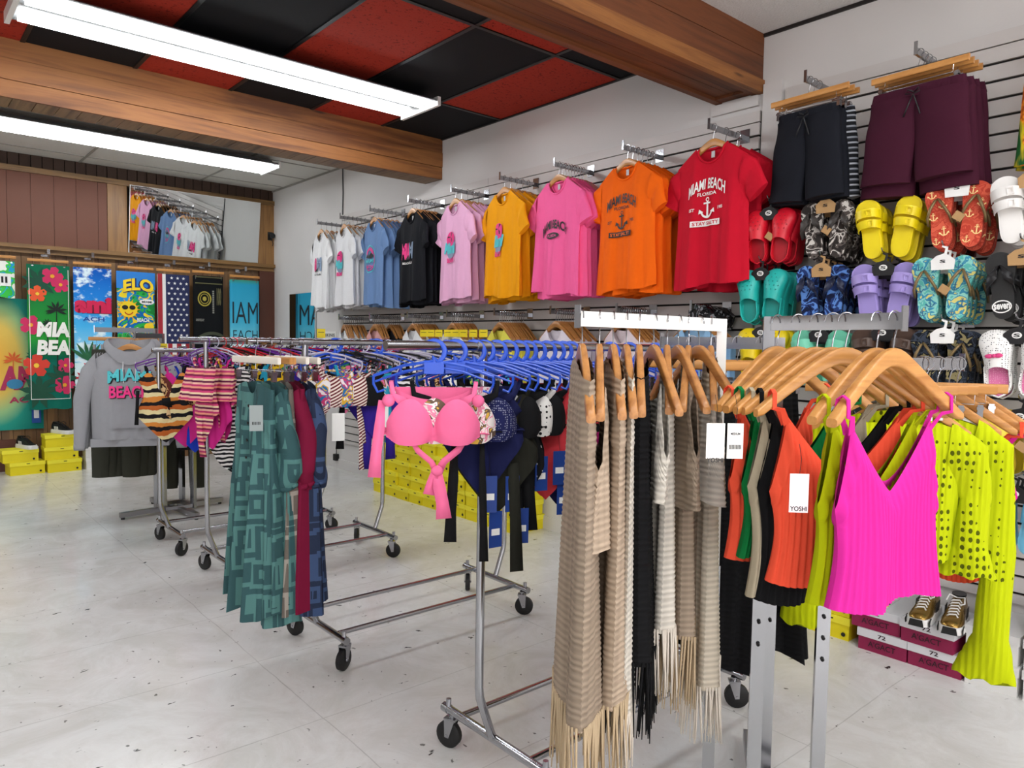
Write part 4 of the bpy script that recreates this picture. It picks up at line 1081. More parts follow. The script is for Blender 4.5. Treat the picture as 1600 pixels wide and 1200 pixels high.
MIXA = blotch(['e9dfe4', 'c63b6e', '2d6fa8', 'e2b23c', 'eee8ea'], 24, 'bright_print', 3); MIXB = blotch(['1d1b22', '7c8f8a', '15151a', '9a8fa8', '2a2a30'], 22, 'dark_print', 5); MIXC = blotch(['2f8f6a', '1d5a4a', 'c8cf5a', '184a48'], 18, 'leaf_print', 8); LEO = blotch(['5c2a20', 'c9a06a', '3a1a16', 'd8b888'], 16, 'brown_print', 9); ZEB = stripes(['e9e6e4', '1b1a1e'], .024, 2, 'zebra_print', wob=.03)
def hang(proto_h, g, x, y, z, yaw, lab, cat_h, grp, hname='plastic'):
    use(proto_h, (x, y, z), R(yaw), 'hanger of the '+lab.split(',')[0], cat_h)
    g.location = (x, y, z+.035); g.rotation_euler[2] = R(yaw); tag(g, lab, None, grp)
ZA = RZ+.010
# nearest rack: blue hangers
A_ITEMS = [
 (1.200, -35, bikini(PKB, PKB, PKB, w=.133, bump=.04, ties=((-.145, -.20, -.42, .030, -.02), (-.065, -.310, -.405, .016, .075), (.095, -.305, -.405, .020, -.080), (.012, -.395, -.54, .036, .02), (.008, -.39, -.47, .026, -.02)), knots=True, strap_x=.12), 'bubblegum pink bikini with gathered cups and a knotted tie, front of the nearest rack'),
 (1.275, -34, bikini(FLOR, FLOR, BLKS, w=.12, ties=((.0, -.33, -.62, .030, -.01), (.08, -.33, -.68, .022, .01))), 'floral bikini with black ties just behind the pink one'),
 (1.345, -30, bikini(SEQ, NAVY, NAVY, w=.13, ties=((.03, -.33, -.52, .03, .01),)), 'navy bikini with a beaded silver trim on a blue hanger'),
 (1.380, -30, one_piece(NAVY, w=.12, L=-.50), 'plain navy swimsuit behind the beaded bikini'),
 (1.430, -28, one_piece(OLV, w=.13, L=-.56, ties=((.05, -.40, -.74, .035, .02),)), 'dark olive swimsuit with a long hanging tie'),
 (1.475, -29, bikini(BLKS, BLKS, BLKS, w=.11, ties=((.06, -.33, -.62, .035, .02),)), 'black bikini with wide ties on a blue hanger'),
 (1.520, -28, one_piece(POLKA, w=.085, L=-.58), 'black and white polka dot swimsuit'),
 (1.555, -28, bikini(DALM, BLKS, DALM, w=.09, strap_x=.09), 'white bikini with black spots, straps twisted'),
 (1.595, -28, bikini(BLKS, None, BLKS, w=.10, strap_x=.10), 'black bandeau bikini left of the coral one'),
 (1.640, -28, one_piece(CORS, w=.13, L=-.54, plunge=.13, ties=((.09, -.30, -.58, .035, .02),)), 'coral red swimsuit with crossed straps'),
 (1.680, -30, bikini(CORS, CORS, CORS, ties=((.10, -.30, -.60, .035, .01),)), 'coral red bikini behind the coral swimsuit'),
 (1.715, -29, one_piece(NAVY, w=.12, L=-.58), 'navy swimsuit right of the coral ones'),
 (1.75, -28, bikini(BLKS, None, BLKS), 'plain black bikini top beside the outer taupe cardigan'),
 (1.95, -30, bikini(MIXA, MIXA, MAG), 'pink and blue printed bikini glimpsed between the knits'),
 (2.05, -30, one_piece(MAG, L=-.55), 'magenta swimsuit glimpsed between the knits'),
 (2.20, -30, one_piece(TEALS, L=-.55), 'light teal swimsuit on the far half of the nearest rack'),
 (2.32, -30, bikini(MIXC, MIXC), 'leaf-print bikini at the far end of the nearest rack')]
for x, yaw, g, lab in A_ITEMS: hang(H_BLUE, g, x, 1.73, ZA, yaw, lab, 'blue hangers on the nearest rack', 'swimwear on the nearest rack')
def hangtag(x, y, z, yaw, lab, mt_, w=.045, h=.11, wh=True):
    t = tag(empty('hang_tag', (x, y, z), R(yaw)), lab, 'swing tag'); MB().rng(-w/2, w/2, -.0006, .0006, -h, 0).build('card', mt_, t)
    if wh: MB().rng(-w*.32, w*.32, -.0014, -.0006, -h*.66, -h*.48).build('barcode_sticker', PAPER, t)
    MB().tube([(0, 0, 0), (0, .01, .06)], .0006, 4).build('string', BLACKP, t)
    return t
BLT = plain('1c3f8c', .5, name='blue_card')
for x, z, yaw, lab in ((1.37, .98, -30, 'blue swing tag left of the near upright'), (1.395, .87, -8, 'blue and grey swing tag hanging against the near upright'), (1.46, .97, -20, 'blue swing tag right of the near upright'), (1.50, .865, -25, 'lowest blue swing tag with a white barcode, in front of the yellow boxes'), (1.58, 1.02, -15, 'blue swing tag under the black bandeau'), (1.66, 1.03, -20, 'blue swing tag under the coral swimsuit'), (1.68, .93, -20, 'long blue swing tag with a sticker under the coral bikini'), (1.72, .87, -20, 'blue swing tag lowest beside the taupe cardigan')):
    hangtag(x, 1.68, z, yaw, lab, BLT)
# second rack behind the dresses
B_ITEMS = [
 (1.47, -10, H_LIL, bikini(MIXA, MIXA), 'bright printed bikini next to the navy dress'),
 (1.52, 6, H_BLUE, bikini(MIXA, None, MIXA), 'small multicoloured bikini top beside the striped one'),
 (1.565, 0, H_BLK, bikini(STR, STR, STR, w=.125, ties=((.06, -.33, -.50, .03, .03), (.07, -.45, -.62, .02, .01)), bump=.06), 'white and dark red striped bikini, left of the teal floral one'),
 (1.62, -20, H_BLK, bikini(BLKS, None, BLKS, ties=((-.06, -.30, -.52, .03, -.01),)), 'black bikini top with long ties on the second rack'),
 (1.66, -14, H_LIL, bikini(TFL, TFL, TEALS, w=.125, ties=((.10, -.24, -.50, .035, .02),)), 'turquoise floral bikini with a turquoise tie'),
 (1.73, -18, H_BLUE, one_piece(PURP, w=.13, L=-.50, ties=((-.05, -.42, -.62, .045, -.01), (.05, -.42, -.58, .04, .01))), 'deep purple swimsuit with hanging ties on a blue hanger'),
 (1.79, -20, H_LIL, bikini(ZEB, ZEB), 'black and white striped bikini right of the purple swimsuit'),
 (1.85, -18, H_BLK, bikini(MIXB, MIXB), 'grey patterned bikini in the middle of the second rack'),
 (1.91, -22, H_LIL, bikini(FLOR, FLOR, PKB), 'pale floral bikini with pink straps'),
 (1.97, -20, H_LIL, bikini(LEO, LEO), 'brown patterned bikini in the middle of the second rack'),
 (2.04, -20, H_BLK, bikini(DALM, BLKS, BLKS), 'spotted bikini behind the blue hangers'),
 (2.12, -18, H_BLUE, one_piece(BLKS, L=-.55), 'black swimsuit behind the blue hangers'),
 (2.20, -18, H_LIL, bikini(MIXC, MIXC), 'green leaf-print bikini behind the blue hangers'),
 (2.28, -18, H_BLK, one_piece(NAVY, L=-.52), 'dark navy swimsuit at the far part of the second rack'),
 (2.36, -18, H_LIL, bikini(MIXA, MIXA), 'bright printed bikini near the far upright of the second rack'),
 (2.44, -18, H_BLUE, bikini(TEALS, TEALS), 'plain turquoise bikini by the far upright of the second rack')]
for x, yaw, h, g, lab in B_ITEMS: hang(h, g, x, 2.95, ZA, yaw, lab, 'hangers on the second rack', 'swimwear on the second rack')
hangtag(1.50, 2.88, 1.06, -15, 'white barcoded swing tag hanging below the striped bikini', PAPER, .055, .12, False)
hangtag(1.72, 2.86, 1.08, -20, 'narrow white swing tag beside the purple ties', PAPER, .03, .13, False)
hangtag(2.0, 2.9, 1.05, -25, 'white swing tag under the printed bikinis', PAPER, .05, .10, False)
# third rack
C_ITEMS = [
 (1.385, -74, H_PUR, one_piece(PSTR, w=.11, L=-.62, ruffle=PSTR, ties=((-.03, -.45, -.70, .05, .02),)), 'pink striped ruffled swimsuit, left of the rack upright'),
 (1.43, -62, H_LIL, one_piece(MAG, L=-.66), 'magenta swimsuit behind the striped ruffles'),
 (1.475, -72, H_RED, one_piece(PSTR, w=.12, L=-.56, ruffle=PSTR, ties=((.03, -.40, -.62, .05, -.02),)), 'pink striped ruffled swimsuit on a red hanger, right of the rack upright'),
 (1.50, -40, H_BLK, one_piece(ZEB, L=-.78, w=.13), 'zebra striped swimsuit hanging low on the third rack'),
 (1.53, -40, H_RED, one_piece(MIXB, L=-.80, w=.14), 'grey and black patterned swimsuit hanging low on the third rack'),
 (1.56, -14, H_RED, one_piece(YEL, w=.13, L=-.46), 'mustard yellow swimsuit on a red hanger'),
 (1.60, -12, H_BLK, one_piece(BLKS, L=-.86), 'long black swimsuit behind the yellow one'),
 (1.63, -14, H_PUR, one_piece(TEALS, L=-.60), 'turquoise swimsuit left of the teal dress'),
 (1.66, -14, H_PUR, one_piece(LEO, w=.13, L=-.92), 'brown and cream patterned swimsuit hanging lowest on the third rack'),
 (1.70, -12, H_LIL, bikini(YEL, YEL), 'yellow bikini left of the dresses'),
 (1.75, -12, H_RED, one_piece(MIXC, L=-.62), 'green leaf-print swimsuit above the dresses')]
kinds = [MIXA, PURP, MAG, MIXB, FLOR, COBALT, STR, MIXC, PKB, TFL, LEO, NAVY, MIXA, CORS, DALM, TEALS]
nm = ['bright printed', 'purple', 'magenta', 'dark printed', 'pale floral', 'cobalt blue', 'red striped', 'leaf-print', 'pink', 'turquoise floral', 'brown patterned', 'navy', 'multicoloured', 'coral', 'spotted', 'turquoise']
for i in range(16):
    C_ITEMS.append((1.80+.048*i, -15+5*math.sin(i*2), [H_PUR, H_LIL, H_RED, H_BLK, H_BLUE][(i*3) % 5], (bikini(kinds[i], kinds[i], w=.12) if i % 3 else one_piece(kinds[i], L=-.5)), '%s %s among the crowded hangers above and right of the dresses' % (nm[i], 'bikini' if i % 3 else 'swimsuit')))
for x, yaw, h, g, lab in C_ITEMS: hang(h, g, x, 4.20, ZA, yaw, lab, 'hangers on the third rack', 'swimwear on the third rack')
# farthest rack
D_ITEMS = [
 (1.40, -12, H_PUR, one_piece(TIGER, BLKS, w=.155, L=-.64, plunge=.16, ties=((-.16, -.30, -.52, .02, -.01), (0, -.35, -.42, .05, .01))), 'black, cream and orange banded swimsuit on a purple hanger, front of the farthest rack'),
 (1.46, -10, H_PUR, one_piece(LEO, w=.14, L=-.52), 'brown patterned swimsuit behind the banded one'),
 (1.52, -12, H_PUR, one_piece(MAG, w=.15, L=-.68), 'magenta swimsuit behind the banded one on the farthest rack'),
 (1.58, -14, H_PUR, one_piece(COBALT, w=.13, L=-.72), 'cobalt blue swimsuit on the farthest rack'),
 (1.63, -10, H_LIL, one_piece(PURP, w=.14, L=-.60), 'deep purple swimsuit on the farthest rack'),
 (1.68, -12, H_PUR, one_piece(MIXC, w=.15, L=-.72), 'green leaf-print swimsuit low on the farthest rack'),
 (1.73, -12, H_PUR, one_piece(MAG, w=.14, L=-.64), 'second magenta swimsuit, beside the third rack upright'),
 (1.78, -12, H_BLK, one_piece(MIXB, w=.15, L=-.78), 'black and grey patterned swimsuit on the farthest rack'),
 (1.84, -12, H_LIL, bikini(YEL, YEL), 'yellow bikini on the farthest rack'),
 (1.90, -12, H_PUR, one_piece(TEALS, L=-.70), 'turquoise swimsuit on the farthest rack'),
 (1.98, -12, H_BLK, one_piece(BLKS, L=-.82), 'black swimsuit on the farthest rack behind the dresses'),
 (2.08, -12, H_PUR, bikini(MIXA, MIXA), 'bright printed bikini on the farthest rack'),
 (2.20, -12, H_RED, bikini(FLOR, FLOR), 'floral bikini on the farthest rack')]
for x, yaw, h, g, lab in D_ITEMS: hang(h, g, x, 5.04, 1.30, yaw, lab, 'hangers on the farthest rack', 'swimwear on the farthest rack')

# ================================================================ SHORTS HUNG ABOVE THE SANDALS
def shorts(mat_, side=None, w=.185, L=-.50, seed=0, top=-.155):
    t = empty('shorts'); tag(t, 'x', 'shorts'); ph = seed
    k = MB(); fn = cloth(k, lambda v: w+.012*v, lambda u: top, lambda u: top+.004, lambda u: top-.045, lambda v: .022, (.003, 5, ph), 60, 4, ribs=(40, .002), top0=.9); k.build('waistband', mat_, t, 180)
    for d in (-1, 1):
        k = MB(); limb(k, [(d*(w+.010), 0, top-.035), (d*(w+.022), 0, top-.17), (d*(w+.045), 0, L)], [(d*-.008, 0, top-.035), (d*-.006, 0, top-.20), (d*.010, 0, L-.012)], lambda s_: .034+.008*s_, n=12, nth=22, ph=ph, fold=.007); k.build('short_leg', side if (side and d > 0 and False) else mat_, t, 180)
    for a in (-1, 1):
        k = MB(); k.tube([(0, -.030, top-.03), (a*.022, -.040, top-.018), (a*.030, -.042, top-.035), (0, -.036, top-.04), (a*.02, -.040, top-.09), (a*.034, -.042, top-.13)], .0032, 6); k.build('drawstring', BLACKP, t, 180)
    return t
def shorts_stack(y, z, items, word, x0=3.40):
    face_out(y, z, label='slatwall display arm carrying the %s shorts' % word, length=.33)
    for i, (mt_, lab, kw) in enumerate(items):
        p = (x0+.045*i, y, z); rz = R(-90-4+2*i)
        use(CHS, p, rz, 'wooden clip hanger of the '+lab, 'clip hangers of the shorts'); g = shorts(mt_, seed=i*1.7, **kw); g.location = p; g.rotation_euler[2] = rz; tag(g, lab, None, word+' shorts')
CHS = clip_hanger(HWOOD, half=.20)
BKSH = fabric('15171f', name='shorts_cloth'); MARO = fabric('3f1226', name='shorts_cloth'); PLAID = stripes(['17181c', '17181c', 'b9bcc4', '17181c', '2a2c33', '9da1aa'], .05, 2, 'plaid_cloth')
shorts_stack(1.80, 2.665, [(BKSH, 'black shorts with a drawstring, front of their stack', dict(w=.150, L=-.575)), (BKSH, 'second pair of black shorts behind the front pair', dict(w=.155, L=-.585)), (PLAID, 'black plaid shorts showing at the back of the black stack', dict(w=.18, L=-.58))], 'black')
shorts_stack(1.31, 2.655, [(MARO, 'maroon shorts with a black drawstring, front of their stack', dict(w=.19, L=-.55)), (MARO, 'second pair of maroon shorts, hanging slightly lower', dict(w=.20, L=-.60)), (MARO, 'third pair of maroon shorts from the front', dict(w=.205, L=-.59)), (MARO, 'maroon shorts at the back of their stack', dict(w=.21, L=-.58))], 'maroon')
PINE = N('pineapple_print', .8, spec=.2); vo = PINE.n('ShaderNodeTexVoronoi'); vo.inputs['Scale'].default_value = 60; PINE.l(PINE.coord(), vo.inputs['Vector'])
pc = PINE.ramp(vo.outputs['Distance'], [(0, 'f6c23a'), (.35, 'ee8a1c'), (.7, 'a84a10')]); gn = PINE.ramp(PINE.noise(PINE.coord((1, 1, .8)), 7, 2), [(.55, (0, 0, 0)), (.58, (1, 1, 1))]); PINE.color(PINE.mix(gn, pc, PINE.ramp(PINE.noise(PINE.coord((1, 1, .3)), 40, 1), [(.4, '1d5a2a'), (.6, 'd8c020')])))
shorts_stack(.72, 2.74, [(PINE.m, 'orange pineapple-print shorts at the right edge, front pair', dict(w=.18, L=-.64)), (PINE.m, 'second pair of pineapple-print shorts at the right edge', dict(w=.18, L=-.65))], 'pineapple')

# ================================================================ SANDALS AND CLOGS ON DISPLAY HOOKS
SOLE = [(0, .0), (.010, .022), (.035, .033), (.08, .034), (.13, .032), (.18, .041), (.215, .046), (.24, .043), (.26, .030), (.270, .012), (.272, 0)]
def sole_poly(k=1.0, off=0.0, side=1, n=2):
    R_ = [(w*k+off*(1 if w > .005 else 0)+.004*side*math.sin(math.pi*z/.27), z) for z, w in SOLE]; L_ = [(-w*k-off*(1 if w > .005 else 0)+.004*side*math.sin(math.pi*z/.27), z) for z, w in SOLE[1:-1]]
    P = R_+L_[::-1]
    for _ in range(n):   # smooth the outline
        Q = []
        for i in range(len(P)):
            a, b = P[i], P[(i+1) % len(P)]; Q += [(a[0]*.75+b[0]*.25, a[1]*.75+b[1]*.25), (a[0]*.25+b[0]*.75, a[1]*.25+b[1]*.75)]
        P = Q
    return P
def place(mb, ang, dx, dz=0):
    M = Matrix.Translation((dx, 0, dz)) @ Matrix.Rotation(ang, 4, 'Y')
    return mb.xf(M)
def shoe_card(t, mt_, z=.262, w=.085):
    k = MB(); k.prism([(-w/2, z-.05), (w/2, z-.05), (w/2+.004, z-.01), (w*.28, z+.010), (.014, z+.014), (.018, z+.045), (-.004, z+.052), (-.006, z+.046), (.008, z+.038), (.004, z+.018), (-w*.28, z+.010), (-w/2-.004, z-.01)], -.034, -.031, 'y')
    k.build('display_hanger', mt_, t)
    if mt_ is not KRAFT: k = MB(); k.prism(disc(0, z-.015, .017, .013, 16), -.0355, -.034, 'y'); k.build('oval_label', WHITEP, t)
    k = MB(); put_text(k, 'S', lambda a, b: -.0365, 0, z-.015, .022, .014, 0, cut=False, off=.03); k.build('printed_mark', BLACKP, t)
def pair(word, maker, cardm=KRAFT, tilt=6, sep=.052, tagc=None):
    t = empty(word+'_pair'); tag(t, 'x', 'sandals' if 'clog' not in word else 'clogs')
    for d in (-1, 1): maker(t, d, R(tilt*d), d*sep)
    if cardm: shoe_card(t, cardm)
    if tagc: MB().rng(-.028, .012, -.0008, .0008, 0, .034).xf(Matrix.Translation((.01, -.045, .11)) @ Matrix.Rotation(.6, 4, 'Y')).build('price_tag', tagc, t)
    return t
def flipflop(ms, mst, edge, wide=False):
    def mk(t, d, ang, dx):
        dx = dx*.96
        s = empty('flip_flop'); s.parent = t
        k = MB(); k.prism(sole_poly(1.14, 0, -d), -.016, 0, 'y', 0); place(k, ang, dx).build('footbed', ms, s, 40)
        k = MB(); k.prism(sole_poly(1.14, .001, -d), 0, .008, 'y', 0); place(k, ang, dx).build('outsole', edge, s, 40)
        for e in (-1, 1):
            k = MB(); pts = [(0, -.016, .215), (e*.008, -.034, .205), (e*.026, -.044, .172), (e*.042, -.034, .135), (e*.045, -.012, .105)]
            if wide: k.ribbon(pts, [.010, .028, .036, .032, .026], .002, wd=(-e*.35, 0, 1))
            else: k.tube(pts, [.0035, .006, .0065, .006, .005], 8)
            place(k, ang, dx).build('strap', mst, s, 180)
        return s
    return mk
def slide(mc, nb=2, dark=None, wide=False):
    def mk(t, d, ang, dx):
        s = empty('slide'); s.parent = t
        k = MB(); k.prism(sole_poly(1.12, .003, -d), -.010, .016, 'y'); place(k, ang, dx).build('sole', mc, s, 40)
        k = MB(); k.prism(sole_poly(.98, 0, -d), -.0125, -.010, 'y'); place(k, ang, dx).build('footbed', dark or mc, s, 40)
        spans = ((.125, .160), (.172, .212)) if nb == 2 else ((.125, .215),)
        for z0, z1 in spans:
            rows = []
            for zz in (z0, (z0+z1)/2, z1):
                w = .050 if zz < .15 else .054
                rows.append([(w*math.cos(R(a)), -.010-.050*math.sin(R(a))*(1+.1*math.sin(zz*50)), zz+.012*math.sin(R(a))) for a in range(0, 181, 12)])
            inner = [[(x*.93, y*.93, z) for x, y, z in r_] for r_ in rows]
            k = MB(); k.grid(rows); k.grid(inner); 
            for a_, b_ in ((rows[0], inner[0]), (rows[-1], inner[-1])): k.grid([a_, b_])
            st = place(k, ang, dx).build('band', mc, s, 60)
            if nb == 2:
                zc = (z0+z1)/2; k = MB(); x0, y0 = .018, -.060
                k.rng(x0-.012, x0+.012, y0-.004, y0, zc-.014+.01, zc-.010+.01); k.rng(x0-.012, x0+.012, y0-.004, y0, zc+.010+.01, zc+.014+.01); k.rng(x0-.012, x0-.008, y0-.004, y0, zc, zc+.024); k.rng(x0+.008, x0+.012, y0-.004, y0, zc, zc+.024)
                place(k, ang, dx).build('buckle', mc, s, 40)
        return s
    return mk
def clog(mc, dark, holes=True, deco=None):
    def mk(t, d, ang, dx):
        s = empty('clog'); s.parent = t
        k = MB(); k.prism(sole_poly(1.18, .005, -d), -.004, .026, 'y'); place(k, ang, dx).build('sole', mc, s, 40)
        k = MB(); k.prism(sole_poly(1.0, 0, -d), -.0075, -.004, 'y'); place(k, ang, dx).build('footbed', dark, s, 40)
        rows = []; n = 22
        def hw(z):
            for (z0, w0), (z1, w1) in zip(SOLE, SOLE[1:]):
                if z0 <= z <= z1: return w0+(w1-w0)*(z-z0)/(z1-z0)
            return 0
        zs = [.120, .128, .14, .155, .17, .185, .20, .215, .23, .245, .257, .266, .271]
        top = lambda z: .058*min(1, ((.274-z)/.10))**.5
        k = MB(); rows = []
        for z in zs:
            w = hw(z)*1.20+.005; rows.append([(w*math.cos(R(a))-.004*d*math.sin(math.pi*z/.27), -.004-top(z)*math.sin(R(a))**.8, z-(.03*(1-math.sin(R(a)))*(1 if z < .15 else 0))) for a in [180*i/n for i in range(n+1)]])
        k.grid(rows); k.grid([[(x*.93, y*.93, z) for x, y, z in r_] for r_ in rows]); k.grid([rows[0], [(x*.93, y*.93, z) for x, y, z in rows[0]]])
        place(k, ang, dx).build('toe_cap', mc, s, 60)
        # raised side walls running round the heel
        k = MB(); pts = []
        for zz in (.125, .10, .07, .04, .018, .006): pts.append((hw(zz)*1.18+.003, zz))
        path = [(x, -.022, z) for x, z in pts]+[(0, -.026, -.002)]+[(-x, -.022, z) for x, z in pts[::-1]]
        lo = [(x, 0, z) for x, y, z in path]; k.grid([path, lo]); k.tube(path, .004, 6); place(k, ang, dx).build('side_wall', mc, s, 60)
        if holes:
            k = MB()
            for z, xs in ((.165, (-.022, 0, .022)), (.185, (-.030, -.011, .011, .030)), (.205, (-.022, 0, .022)), (.225, (-.012, .012)), (.243, (0,))):
                for x in xs:
                    w = hw(z)*1.20+.005; sn = math.sqrt(max(0, 1-(x/w)**2)); y = -.004-top(z)*sn**.8
                    k.ball((x-.004*d*math.sin(math.pi*z/.27), y+.0015, z), .0042, 6)
            place(k, ang, dx).build('vent_holes', dark, s, 60)
        if deco:
            k = MB()
            for e in (-1, 1): k.ball((e*.016, -.066, .165), .013, 8, (1.2, .5, .7))
            k.ball((0, -.068, .165), .008, 8); place(k, ang, dx).build('bow', deco, s, 180)
        return s
    return mk
def rub(c): return plain(c, .42, name='foam_rubber')
CAMO = blotch(['3b3532', 'cfc9c2', '5c5450', '2b2624'], 22, 'grey_camouflage', 2); BCAMO = blotch(['1c2a55', '5f8bd0', '24386e', '121a38'], 22, 'blue_camouflage', 6)
CORA = blotch(['c44a36', 'd05a44', 'bc4030', 'd9634a'], 30, 'coral_print', 4); TEAF = blotch(['5fb8b0', '8ed0c4', '3f8fae', 'd8cf7a'], 26, 'seagreen_print', 7); DKF = blotch(['20242c', '3a4250', '15181d', '8a7f5a'], 26, 'dark_beach_print', 1)
GOLDT = plain('7a6642', .35, 0.3, name='bronze_strap'); WHDOT = dots('f0efec', '1d1d20', 120, .26, 'white_perforated'); PKF = dots('e07aa8', 'f2b7cf', 130, .25, 'pink_footbed')
def anchors_on(t, ink, n=5):
    for d, s in zip((-1, 1), sorted((c for c in t.children if c.name.startswith('flip_flop')), key=lambda c: c.name)):
        k = MB()
        for (x, z, r_) in ((-.020, .235, .036), (.018, .185, .034), (-.020, .14, .034), (.016, .075, .040), (-.016, .035, .030)): put_anchor(k, x, z, r_, lambda a, b: -.0185, 0)
        place(k, R(6*d), d*.052).build('anchor_print', ink, s)
HOOKS = [ # y, z (heel bottom), word, maker, card, label, copies, tag
 (2.00, 1.80, 'clog', clog(rub('d4122a'), rub('b00f22')), BLACKP, 'red foam clogs', 3, KRAFT),
 (1.705, 1.80, 'flip_flop', flipflop(CAMO, rub('3c3734'), rub('2a2726'), True), KRAFT, 'grey camouflage flip-flops', 4, KRAFT),
 (1.425, 1.78, 'slide', slide(rub('ecd40a')), None, 'bright yellow buckled slides', 3, None),
 (1.145, 1.80, 'flip_flop', flipflop(CORA, GOLDT, rub('a5382c')), WHITEP, 'coral flip-flops printed with anchors', 4, KRAFT),
 (.885, 1.80, 'slide', slide(rub('e9e6e2')), KRAFT, 'white buckled sandals', 3, KRAFT),
 (2.035, 1.50, 'clog', clog(rub('22b5ac'), rub('169189')), BLACKP, 'turquoise foam clogs', 3, None),
 (1.715, 1.50, 'flip_flop', flipflop(BCAMO, rub('1d2440'), rub('151b30'), True), KRAFT, 'blue camouflage flip-flops', 4, None),
 (1.43, 1.49, 'slide', slide(rub('a594d6'), dark=rub('9a8acb')), BLACKP, 'lilac buckled slides', 3, None),
 (1.185, 1.50, 'flip_flop', flipflop(TEAF, GOLDT, rub('3f8f88')), WHITEP, 'sea-green flip-flops with a beach print', 4, KRAFT),
 (.905, 1.50, 'flip_flop', flipflop(rub('131314'), rub('17171a'), rub('0d0d0e'), True), KRAFT, 'black flip-flops lettered seven', 4, None),
 (2.02, 1.20, 'clog', clog(rub('e5c908'), rub('b99f06')), BLACKP, 'yellow foam clogs', 2, None),
 (1.715, 1.19, 'slide', slide(rub('6cc8a8'), 1), BLACKP, 'mint green slides', 3, None),
 (1.42, 1.20, 'slide', slide(rub('4a3428')), BLACKP, 'brown buckled sandals', 3, None),
 (1.175, 1.19, 'flip_flop', flipflop(DKF, GOLDT, rub('1b1e24')), WHITEP, 'dark blue flip-flops with a beach print', 4, None),
 (.905, 1.19, 'clog', clog(WHDOT, PKF, False, plain('d93f80', .5, name='bow')), BLACKP, 'white perforated clogs with pink bows', 2, None),
 (.88, .87, 'slide', slide(rub('e3c62c'), 1), BLACKP, 'yellow slides lower down', 3, KRAFT),
 (1.19, .87, 'slide', slide(rub('d8d4cc'), 1), BLACKP, 'pale grey slides behind the lime sweater', 2, None),
 (1.46, .88, 'flip_flop', flipflop(rub('202226'), rub('2a2c30'), rub('131314')), BLACKP, 'black slim flip-flops behind the tank tops', 2, None),
 (.885, .56, 'slide', slide(rub('6fb6d4'), 1, rub('62a9c8')), BLACKP, 'light blue slides nearest the floor', 3, None)]
for y, z, kind, mk, card, word, n, tg in HOOKS:
    h = tag(empty('display_hook', (XR-.022, y, z+.315)), 'display hook on the slatwall holding the '+word, 'display hook', 'sandal display hooks')
    MB().rng(-.004, 0, -.04, .04, -.03, .02).build('wall_plate', CHROME, h); MB().tube([(-.004, 0, 0), (-.26, 0, .0), (-.285, 0, .006), (-.295, 0, .02)], .0032, 8).build('hook_rod', CHROME, h)
    p = pair(kind, mk, card, tilt=(9 if kind == 'slide' else 6), tagc=tg); tag(p, 'front pair of '+word+' on their hook', None, word)
    if 'anchors' in word: anchors_on(p, plain('ffe09a', .5, name='print_ink'))
    if 'sea-green' in word: anchors_on(p, plain('2f6f95', .5, name='print_ink'))
    if 'seven' in word:
        for d, c_ in zip((-1, 1), sorted((c for c in p.children if c.name.startswith('flip_flop')), key=lambda c: c.name)):
            if True:
                k = MB(); put_text(k, 'seven', lambda a, b: -.019, 0, .052, .054, .022, 0, cut=False, off=.03)
                put_ring(k, 0, .052, .034, .026, .0045, lambda a, b: -.019, 0, 20); place(k, R(6*d), d*.052).build('lettering', WHTI, c_)
    rz0 = R(-90+18)
    p.location = (3.445, y, z); p.rotation_euler[2] = R(-82)+R(random.uniform(-3, 3))
    for i in range(1, n):
        dup(p, (3.445+.062*i, y+random.uniform(-.012, .006), z-.006*i+random.uniform(-.005, .005)), R(-86+random.uniform(-6, 6)), '%s pair of %s from the front' % (ORD[i], word), word)
# clear-wrapped hangers stuffed on a hook
t = tag(empty('wrapped_bundle', (3.44, 2.40, 1.52)), 'bundle of black items in clear plastic beside the turquoise clogs', 'bundle')
WRAP = blotch(['141416', '2a2a2d', '0d0d0f', '8d8d92'], 30, 'crumpled_clear_wrap', 4, rough=.15)
for j in range(7):
    k = MB(); rows = []
    for a in range(0, 13):
        rows.append([(.03*j+.008*math.sin(a*2+j*3+b), .085*math.cos(R(a*30))*(1+.12*math.sin(b*2+j)), .07*math.sin(R(a*30))*(1+.1*math.cos(b+j))-.012*b*0) for b in range(2)])
    k.prism([(.085*math.cos(R(a))*(1+.1*math.sin(a*.21+j)), .075*math.sin(R(a))*(1+.1*math.cos(a*.17+j))) for a in range(0, 360, 20)], .032*j-.013, .032*j+.013, 'x')
    k.build('wrapped_piece', WRAP, t, 30)
MB().rng(-.01, .0, -.03, .01, .03, .075).build('clip', CHROME, t)

# ================================================================ SHOE BOXES
def shoe_box(word, cb, cl, w=.19, d=.30, h=.11, text=None, dot=True, tm=None, num=None):
    """front faces local -y, origin at the middle of its base"""
    t = empty('shoe_box'); tag(t, 'x', 'shoe box')
    MB().rng(-w/2+.003, w/2-.003, -d/2+.004, d/2-.003, 0, h-.034).build('box_body', cb, t); MB().rng(-w/2-.002, w/2+.002, -d/2-.002, d/2+.002, h-.036, h).build('box_lid', cl, t)
    k = MB(); F = lambda x, z: -d/2-.003
    if dot: k.prism(disc(w*.36, .028, .010, .010, 14), -d/2-.0018, -d/2-.0005, 'y'); k.rng(-.012, .018, -d/2-.0032, -d/2-.002, h-.02, h-.014)
    if text: put_text(k, text, lambda x, z: -d/2-.0012, .0, .036, w*.55, .026, 0, cut=False, off=.01)
    if num: put_text(k, num, F, .0, h-.018, w*.16, .018, 0, cut=False)
    if k.v: k.build('printed_label', tm or BLACKP, t)
    return t
YB1, YB2 = plain('e8d60c', .6, name='yellow_card'), plain('f4e834', .6, name='yellow_lid')
ybox = shoe_box('yellow', YB1, YB2)
